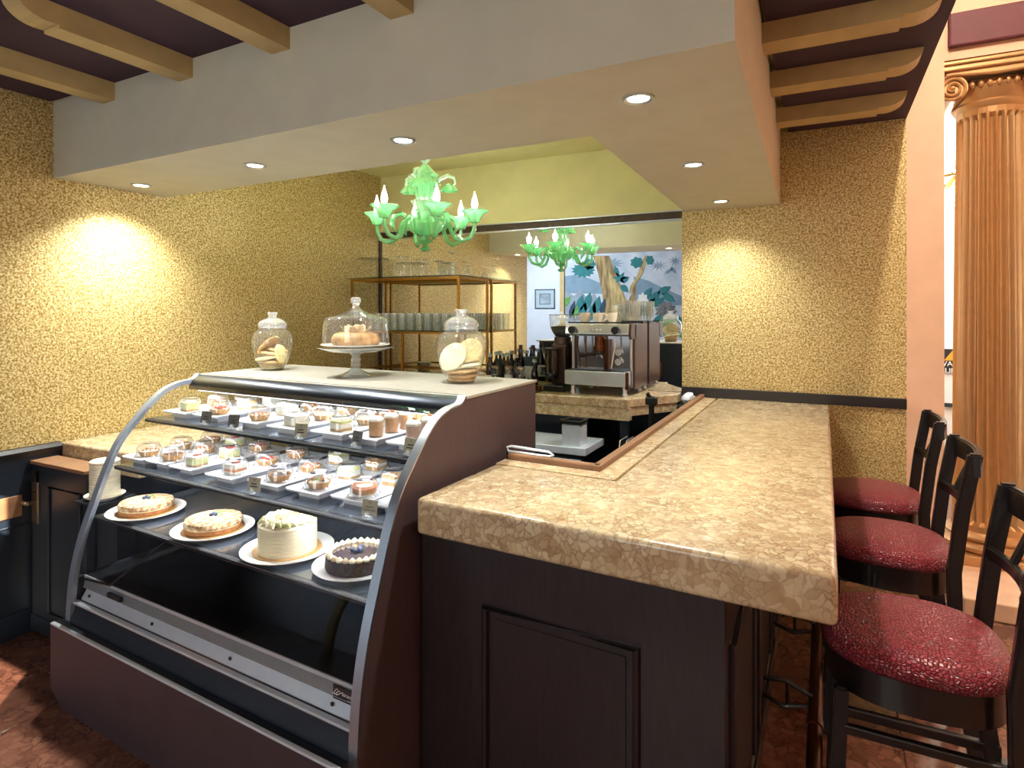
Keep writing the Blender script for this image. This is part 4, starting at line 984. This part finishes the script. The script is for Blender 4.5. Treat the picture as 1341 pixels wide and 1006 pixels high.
for k in range(26):
    a = 2 * pi * k / 26; obj('rosette', lathe([(.0115, 0), (.012, .006), (.006, .012), (0, .017)], 10, c=(.094 * cos(a), .094 * sin(a), .046)), 'cream_icing' if k % 2 else 'apple_crisp', t, True)
for k in range(5):
    a = k * 1.25; obj('blueberry' if k != 2 else 'orange_berry', ball(.010, (.015 * cos(a), .015 * sin(a), .056), sub=2), 'blueberry' if k != 2 else 'orange_fruit', t, True)
zt = platter(-3.01, 1.69, .757, 'white plate seen through the left end of the case', .084)
tall_cake(-3.01, 1.69, zt, 'pale tall cream cake behind the case end glass at far left', 'cream_icing', .17, .062, False)

# ------------------------------------------------------------------ green glass chandelier
t = chand = thing('chandelier', 'green glass six-arm chandelier with candle bulbs above the service area', 'chandelier', (-2.31, 3.28, 0))
flu = lambda a, r, z: 1 + .07 * sin(10 * a)
obj('ceiling_rose', lathe([(0, 2.8545), (.06, 2.8545), (.05, 2.83), (.02, 2.815), (0, 2.81)], 24), 'satin_steel', t, True)
obj('stem_rod', tube([(0, 0, 2.60), (0, 0, 2.82)], .006, 8), 'satin_steel', t, True)
obj('top_flower', lathe([(.006, 2.585), (.02, 2.60), (.045, 2.628), (.04, 2.625), (.008, 2.592)], 24, ripple=lambda a, r, z: 1 + .15 * sin(6 * a)), 'pale_green_glass', t, True)
obj('upper_bell', lathe([(.008, 2.59), (.03, 2.575), (.055, 2.545), (.09, 2.515), (.075, 2.50), (.085, 2.47), (.10, 2.455), (.06, 2.44)], 40, ripple=flu), 'green_glass', t, True)
obj('ribbed_shaft', lathe([(.055, 2.46), (.06, 2.42), (.055, 2.36), (.045, 2.31), (.055, 2.29)], 40, ripple=flu), 'green_glass', t, True)
obj('shaft_cup', lathe([(.045, 2.27), (.06, 2.29), (.085, 2.34), (.09, 2.345)], 40, ripple=flu), 'pale_green_glass', t, True)
obj('hub_bowl', lathe([(0, 2.12), (.05, 2.125), (.10, 2.155), (.115, 2.195), (.10, 2.225), (.06, 2.25), (.045, 2.28)], 40, ripple=flu), 'green_glass', t, True)
obj('bottom_finial', lathe([(0, 2.02), (.02, 2.022), (.035, 2.04), (.018, 2.052), (.012, 2.065), (.045, 2.085), (.05, 2.095), (.02, 2.105), (.015, 2.13)], 28, ripple=lambda a, r, z: 1 + .1 * sin(6 * a)), 'green_glass', t, True)
for k in range(6):
    a = k * pi / 3 + .30; ca, sa = cos(a), sin(a)
    pts = [(.06, 2.20), (.11, 2.235), (.155, 2.21), (.175, 2.15), (.20, 2.105), (.25, 2.085), (.30, 2.105), (.325, 2.15), (.33, 2.20)]
    arm = obj('arm', tube([(r * ca, r * sa, z) for r, z in pts], [.012, .012, .013, .014, .015, .015, .014, .013, .011], 10), 'green_glass', t, True)
    c = (.33 * ca, .33 * sa, 0)
    obj('bobeche', lathe([(.012, 2.195), (.03, 2.20), (.035, 2.215), (.05, 2.25), (.085, 2.272), (.083, 2.276), (.046, 2.254), (.03, 2.22), (0, 2.212)], 36, c=c, ripple=lambda a_, r, z: 1 + (.07 * sin(9 * a_) if r > .04 else 0)), 'green_glass', arm, True)
    obj('bobeche_rim', lathe([(.084, 2.272), (.089, 2.274), (.084, 2.279), (.084, 2.272)], 36, c=c, ripple=lambda a_, r, z: 1 + .06 * sin(9 * a_)), 'pale_green_glass', arm, True)
    obj('candle_tube', cyl(.010, 2.21, 2.285, 12, c=c), 'wax_bulb', arm, True)
    obj('bulb', lathe([(.008, 2.285), (.018, 2.30), (.021, 2.318), (.016, 2.345), (.007, 2.372), (.002, 2.395), (0, 2.40)], 14, c=c), 'emit_bulb', arm, True)
    lamp('candle_light', 'POINT', (c[0], c[1], 2.34), 19, (.98, 1, .9), None, chand, shadow_soft_size=.02)
    a2 = a + .5
    if k % 2 == 0:
        cl_ = [(.05, 2.44), (.10, 2.50), (.15, 2.525), (.19, 2.51), (.20, 2.475), (.175, 2.455)]
        lf = obj('curled_leaf', tube([(r * cos(a2), r * sin(a2), z) for r, z in cl_], [.008, .012, .014, .012, .008, .004], 8), 'pale_green_glass', t, True)
        obj('flower', lathe([(.004, 2.475), (.02, 2.465), (.04, 2.44), (.05, 2.42), (.045, 2.425), (.018, 2.455)], 20, c=(.16 * cos(a2), .16 * sin(a2), 0), ripple=lambda a_, r, z: 1 + .2 * sin(5 * a_)), 'green_glass', lf, True)
    lv = [(.10, 2.22), (.15, 2.26), (.20, 2.24), (.215, 2.19), (.19, 2.14)]
    obj('hanging_leaf', tube([(r * cos(a2), r * sin(a2), z) for r, z in lv], [.008, .016, .02, .018, .004], 8), 'green_glass', t, True)

# ------------------------------------------------------------------ bar stools
def super_outline(n=36, sx=.225, sy=.225):
    out = []
    for i in range(n):
        a = 2 * pi * i / n; c, s_ = cos(a), sin(a); e = .72
        x = sx * math.copysign(abs(c) ** e, c); y = sy * math.copysign(abs(s_) ** e, s_)
        if x < 0: y *= 1 - .08 * abs(x) / sx
        out.append((x, y))
    return out
def cushion():
    bm = bmesh.new(); rows = []
    ol = super_outline()
    for sc, z in ((.90, .680), (.985, .688), (1.0, .702), (.985, .722), (.93, .738), (.80, .751), (.55, .760), (.25, .764)):
        rows.append([bm.verts.new((x * sc, y * sc, z)) for x, y in ol])
    for A, B in zip(rows, rows[1:]):
        for i in range(len(ol)): j = (i + 1) % len(ol); bm.faces.new((A[i], A[j], B[j], B[i]))
    bm.faces.new(rows[0][::-1]); bm.faces.new(rows[-1]); return bm
def slab_path(pts, half, z0, z1):
    """curved vertical board through pts (x,y) with thickness 2*half"""
    bm = bmesh.new(); rows = []
    for i, p in enumerate(pts):
        d = (Vector(pts[min(i + 1, len(pts) - 1)]) - Vector(pts[max(i - 1, 0)])).normalized(); n_ = Vector((-d.y, d.x)) * half
        a, b = Vector(p) + n_, Vector(p) - n_
        rows.append([bm.verts.new((a.x, a.y, z0)), bm.verts.new((b.x, b.y, z0)), bm.verts.new((b.x, b.y, z1)), bm.verts.new((a.x, a.y, z1))])
    for A, B in zip(rows, rows[1:]):
        for k in range(4): bm.faces.new((A[k], A[(k + 1) % 4], B[(k + 1) % 4], B[k]))
    bm.faces.new(rows[0]); bm.faces.new(rows[-1][::-1]); bmesh.ops.recalc_face_normals(bm, faces=bm.faces[:])
    bmesh.ops.bevel(bm, geom=[e for e in bm.edges if e.calc_face_angle(0) > .9], offset=.006, segments=2, affect='EDGES'); return bm
def post(pts, sx, sy):
    bm = bmesh.new(); rows = [[bm.verts.new((p[0] + a * sx / 2, p[1] + b * sy / 2, p[2])) for a, b in ((-1, -1), (1, -1), (1, 1), (-1, 1))] for p in pts]
    for A, B in zip(rows, rows[1:]):
        for k in range(4): bm.faces.new((A[k], A[(k + 1) % 4], B[(k + 1) % 4], B[k]))
    bm.faces.new(rows[0][::-1]); bm.faces.new(rows[-1]); bmesh.ops.recalc_face_normals(bm, faces=bm.faces[:])
    bmesh.ops.bevel(bm, geom=[e for e in bm.edges if e.calc_face_angle(0) > .9], offset=.007, segments=2, affect='EDGES'); return bm
def stool(loc, label, rz=0):
    t = thing('bar_stool', label, 'bar stool', loc, rz, 'black bar stools with red seats')
    obj('seat', cushion(), 'red_crocodile_vinyl', t, 'all')
    ol = super_outline(36, .212, .212)
    bm = bmesh.new(); A = [bm.verts.new((x, y, .60)) for x, y in ol]; B_ = [bm.verts.new((x, y, .682)) for x, y in ol]
    for i in range(36): bm.faces.new((A[i], A[(i + 1) % 36], B_[(i + 1) % 36], B_[i]))
    bm.faces.new(A[::-1]); bm.faces.new(B_); obj('apron', bm, 'ebony_wood', t, True)
    for sg in (-1, 1):
        obj('leg', post([(-.20, sg * .195, 0), (-.175, sg * .175, .62)], .036, .036), 'ebony_wood', t, True)
        obj('leg', post([(.27, sg * .20, 0), (.205, sg * .19, .45), (.20, sg * .19, .70), (.225, sg * .19, .92), (.262, sg * .195, 1.13)], .045, .034), 'ebony_wood', t, True)
    arc = [(.292 - .035 * (y / .215) ** 2 * 1.0 + .0, y) for y in [-.215 + .43 * k / 10 for k in range(11)]]
    obj('top_rail', slab_path([(x + .003, y) for x, y in arc], .013, 1.045, 1.125), 'ebony_wood', t, True)
    obj('lower_rail', slab_path([(x - .045, y * .86) for x, y in arc], .010, .905, .945), 'ebony_wood', t, True)
    for y in (-.06, .06): obj('splat', post([(.242, y, .935), (.287, y, 1.05)], .014, .042), 'ebony_wood', t, True)
    obj('stretcher', post([(-.195, -.19, .20), (-.195, .19, .20)][:1] + [(-.195, .19, .20)], .02, .02) if False else box(-.207, -.185, -.185, .185, .235, .265, .004), 'ebony_wood', t)
    obj('stretcher', box(.235, .255, -.185, .185, .30, .33, .004), 'ebony_wood', t)
    for sg in (-1, 1):
        obj('stretcher', box(-.19, .245, sg * .19 - .011, sg * .19 + .011, .33, .36, .004), 'ebony_wood', t)
        obj('stretcher', box(-.185, .225, sg * .185 - .010, sg * .185 + .010, .50, .525, .004), 'ebony_wood', t)
stool((.215, 2.06, 0), 'nearest red-seated black bar stool at the bar', 0)
stool((.21, 2.86, 0), 'middle one of three red-seated black bar stools', 0)
stool((.205, 3.56, 0), 'red-seated black bar stool closest to the gold wall', 0)

# ------------------------------------------------------------------ fluted gold column on a podium
pod = struct('floor_podium', box(.66, 4.0, 4.02, 5.4, 0, .10, .008), 'podium_stone')
CXc, CYc = .925, 4.80
t = thing('fluted_column', 'gold fluted column with scrolled ionic capital beside the bar', 'column', (CXc, CYc, .10))
obj('plinth', box(-.27, .27, -.27, .27, 0, .06, .006), 'column_gold', t)
obj('torus_base', lathe([(0, .06), (.245, .06), (.262, .075), (.262, .095), (.235, .108), (.222, .125), (.24, .14), (.24, .152), (.215, .165), (.205, .18), (0, .18)], 48), 'column_gold', t, True)
NF = 24
def shaft():
    bm = bmesh.new(); rows = []; seg = NF * 8
    for z, R0, dpt in ((.18, .203, 0), (.215, .198, 0), (.235, .198, 1), (1.2, .193, 1), (2.2, .183, 1), (2.72, .176, 1), (2.745, .176, 0), (2.79, .178, 0)):
        row = []
        for i in range(seg):
            ph = (i % 8) / 8; fl_ = max(0, sin(pi * (ph - .12) / .76)) if .12 < ph < .88 else 0
            r = R0 - .034 * dpt * math.sqrt(fl_); a = 2 * pi * i / seg
            row.append(bm.verts.new((r * cos(a), r * sin(a), z)))
        rows.append(row)
    for A, B_ in zip(rows, rows[1:]):
        for i in range(seg): j = (i + 1) % seg; bm.faces.new((A[i], A[j], B_[j], B_[i]))
    return bm
obj('shaft', shaft(), 'column_gold', t, True)
cp = obj('capital', lathe([(.178, 2.78), (.195, 2.80), (.20, 2.815), (.19, 2.825), (.215, 2.86), (.235, 2.90), (.22, 2.94), (0, 2.94)], 48), 'column_gold', t, True)
obj('abacus', join(box(-.29, .29, -.29, .29, 2.985, 3.02, .01), box(-.27, .27, -.27, .27, 2.95, 2.99, .008), box(-.30, .30, -.30, .30, 3.02, 3.045, .008)), 'column_gold', t)
def volute(cx, sgn, y0, y1):
    pts = []
    for k in range(60):
        a = k / 59 * 2.6 * 2 * pi; r = .082 * (1 - k / 59 * .82); pts.append((cx + sgn * r * sin(a), r * cos(a)))
    parts = [tube([(x, y0, 2.885 + z) for x, z in pts], .0085, 6)]
    parts.append(xf(cyl(.078, 0, abs(y1 - y0) - .01, 28), (cx, y1, 2.885), (pi / 2, 0, 0)))
    parts.append(ball(.014, (cx, y0 - .004, 2.885), sub=2)); return join(*parts)
for sg in (-1, 1): obj('volute', volute(sg * .235, sg, -.275, .27), 'column_gold', cp, True)
obj('volute_band', tube([(-.235, -.27, 2.968), (-.10, -.275, 2.955), (0, -.275, 2.95), (.10, -.275, 2.955), (.235, -.27, 2.968)], .012, 8), 'column_gold', cp, True)
for k in range(7): obj('egg', ball(.022, (-.13 + .043 * k, -.225 + .004 * abs(k - 3), 2.91), (.8, 1, 1.25), 2), 'column_gold', cp, True)

# ------------------------------------------------------------------ far room seen past the column
yf = 8.19
q0, q1 = P(1236.5, 457, Y=yf), P(1262, 488, Y=yf)
t = thing('warning_sign', 'black warning sign with yellow triangle half hidden by the column', 'sign', ((q0.x + q1.x) / 2, yf, (q0.z + q1.z) / 2))
hw, hh = (q1.x - q0.x) / 2, (q0.z - q1.z) / 2
obj('board', box(-hw, hw, -.012, .0, -hh, hh, .003), 'sign_black', t)
obj('triangle', prism([(-.09, .0), (.09, .0), (0, .13)], 'Y', -.016, -.012), 'warning_yellow', t)
obj('exclamation_mark', join(box(-.008, .008, -.019, -.016, .045, .09), box(-.008, .008, -.019, -.016, .018, .034)), 'sign_black', t)
for i, wd in enumerate(('WATCH', 'YOUR STEP')): obj('lettering', xf(text_bm(wd, .075), (0, -.014, -.06 - .075 * i), (pi / 2, 0, 0)), 'white_print', t)
q = P(1237, 530, Y=yf); struct('trim_10', box(.6, 4.0, yf - .02, yf, q.z - .02, q.z + .02), 'teal_label')
q = P(1248, 262, Y=6.6)
t = thing('crystal_chandelier', 'crystal chandelier with glowing bulbs hanging behind the gold column', 'chandelier', (q.x + .12, 6.6, 0))
obj('chain', tube([(0, 0, 3.6), (0, 0, HALLZ)], .01, 6), 'brass', t)
obj('frame', join(lathe([(0, 2.7), (.05, 2.72), (.08, 2.9), (.03, 3.1), (.06, 3.3), (.03, 3.6), (0, 3.62)], 18), tube([(.30 * cos(a * pi / 8), .30 * sin(a * pi / 8), 2.80) for a in range(16)], .012, 6, closed=True)), 'brass', t, True)
for k in range(8):
    a = k * pi / 4 + .2
    ar = obj('arm', tube([(.05 * cos(a), .05 * sin(a), 2.9), (.18 * cos(a), .18 * sin(a), 2.74), (.30 * cos(a), .30 * sin(a), 2.82)], .010, 6), 'brass', t, True)
    obj('bulb', ball(.035, (.30 * cos(a), .30 * sin(a), 2.90 + .1 * (k % 2)), (1, 1, 1.3), 2), 'emit_bulb', ar, True)
    for m_ in range(5): obj('crystal_drop', ball(.016, (.26 * cos(a), .26 * sin(a), 2.72 - .05 * m_), sub=1), 'crystal', ar)
lamp('crystal_chandelier_light', 'POINT', (0, 0, 2.6), 60, (1, .85, .65), None, t, shadow_soft_size=.2)

# ------------------------------------------------------------------ mural and picture on the rear wall (seen in the mirror)
YV = 2 * YM - YB                                                     # where the mirror shows the rear wall
def PM(px, py): q = P(px, py, Y=YV); return (q.x, q.z)
t = thing('wall_mural', 'painted jungle mural with big tree trunk on the rear wall', 'mural', (-3.1, YB, 0))
NL = [0]
def paint(pts, m, name, layer):
    NL[0] += 1
    z_ = [(-3.1 + 3.1 + x + 3.1 - 0, z) for x, z in [PM(*p) for p in pts]]
    obj(name, prism([(x, z) for x, z in z_], 'Y', .0, .008 + .002 * layer), m, t)
x0, x1 = PM(740, 400)[0], -1.95
obj('canvas', box(x0 + 3.1, x1 + 3.1, 0, .006, .75, ZC1 - .002), 'mural_sky', t)
paint([(740, 362), (752, 360), (770, 364), (790, 372), (790, 385), (740, 384)], 'mural_hill', 'painted_hill', 0)
paint([(830, 362), (850, 368), (870, 378), (893, 388), (893, 400), (830, 398)], 'mural_hill', 'painted_hill', 0)
paint([(740, 380), (752, 388), (760, 379), (770, 392), (778, 384), (790, 400), (790, 420), (740, 420)], 'mural_mist', 'painted_mist', 1)
paint([(777, 335), (798, 335), (804, 352), (812, 372), (818, 388), (822, 396), (827, 385), (828, 372), (836, 358), (842, 340), (849, 335), (846, 345), (840, 362), (833, 372), (833, 390), (830, 412), (792, 412), (789, 385), (784, 360)], 'mural_bark', 'painted_trunk', 2)
paint([(797, 356), (806, 366), (814, 380), (818, 396), (810, 410), (800, 410), (800, 380)], 'mural_bark_light', 'painted_trunk_light', 3)
paint([(845, 335), (849, 335), (842, 358), (832, 372), (824, 385), (826, 374), (836, 360)], 'mural_bark_light', 'painted_branch_light', 3)
def leafy(cx, cy, rx, ry, m, nm, layer, n=26, jag=.14, ph=0):
    paint([(cx + rx * (1 + jag * (-1) ** k) * cos(2 * pi * k / n + ph), cy + ry * (1 + jag * (-1) ** k) * sin(2 * pi * k / n + ph)) for k in range(n)], m, nm, layer)
def leaf(cx, cy, L, w_, ang, m, layer=4):
    ca, sa = cos(ang), sin(ang); pts = [(-L, 0), (-L * .4, w_), (L * .3, w_ * .9), (L, 0), (L * .3, -w_ * .9), (-L * .4, -w_)]
    paint([(cx + x * ca - y * sa, cy + x * sa + y * ca) for x, y in pts], m, 'painted_leaf', layer)
leafy(764, 354, 14, 9, 'mural_teal', 'painted_foliage', 3); leafy(772, 346, 8, 7, 'mural_teal', 'painted_foliage', 3, 14)
leafy(834, 344, 8, 7, 'mural_teal', 'painted_foliage', 4, 14); leafy(851, 341, 5, 6, 'mural_teal', 'painted_foliage', 4, 12)
leafy(812, 364, 8, 6, 'mural_teal', 'painted_foliage', 4, 12, .4); leaf(818, 366, 7, 4, -.5, 'mural_teal'); leaf(818, 378, 7, 4, .8, 'mural_teal'); leaf(808, 356, 8, 2.5, 1.2, 'mural_teal')
for cx, cy in ((760, 398), (770, 395), (782, 400), (764, 408), (776, 408)): leaf(cx, cy, 13, 5, -1.3, 'mural_teal')
for cx, cy in ((750, 405), (790, 402)): leaf(cx, cy, 12, 3.5, -1.3, 'mural_navy', 5)
leaf(742, 395, 9, 4, -.9, 'mural_green', 5); leaf(754, 408, 9, 4, -1.2, 'mural_green', 5); leaf(832, 404, 7, 2, .6, 'mural_green', 5)
for cx, cy, a in ((848, 385, -1.0), (858, 388, -.8), (870, 380, -.5), (852, 398, -.9), (876, 390, .6), (862, 396, -.7)): leaf(cx, cy, 10, 4.5, a, 'mural_teal')
leafy(842, 394, 7, 10, 'mural_white', 'painted_flower', 6, 16, .15)
leafy(872, 408, 13, 12, 'mural_grey', 'painted_thicket', 5, 22, .15)
leafy(800, 345, 14, 6, 'mural_palm', 'painted_palm', 1, 22, .35); leafy(862, 348, 9, 5, 'mural_palm', 'painted_palm', 1, 22, .5); leafy(884, 342, 6, 5, 'mural_palm', 'painted_palm', 1, 18, .5)
leaf(876, 355, 7, 2, -.6, 'mural_hill', 2); leaf(882, 354, 6, 2, .9, 'mural_hill', 2)
for k in range(7): leaf(860 + 5 * k, 420 + (k % 3) * 8, 12, 4, -.9 + .3 * k, 'mural_green' if k % 2 else 'mural_teal', 6)
a, b = PM(701, 379), PM(727, 404.5)
t = thing('framed_picture', 'small blue matted picture in a dark frame on the rear wall', 'picture', ((a[0] + b[0]) / 2, YB, (a[1] + b[1]) / 2))
hw, hh = (b[0] - a[0]) / 2, (a[1] - b[1]) / 2
obj('frame', join(box(-hw, hw, 0, .025, hh - .02, hh), box(-hw, hw, 0, .025, -hh, -hh + .02), box(-hw, -hw + .02, 0, .025, -hh, hh), box(hw - .02, hw, 0, .025, -hh, hh)), 'picture_frame', t)
obj('mat_board', box(-hw + .02, hw - .02, 0, .012, -hh + .02, hh - .02), 'picture_mat', t)
obj('print_border', box(-hw * .55, hw * .55, .012, .014, -hh * .55, hh * .55), 'picture_frame', t)
obj('print', box(-hw * .48, hw * .48, .014, .016, -hh * .48, hh * .48), 'picture_print', t)
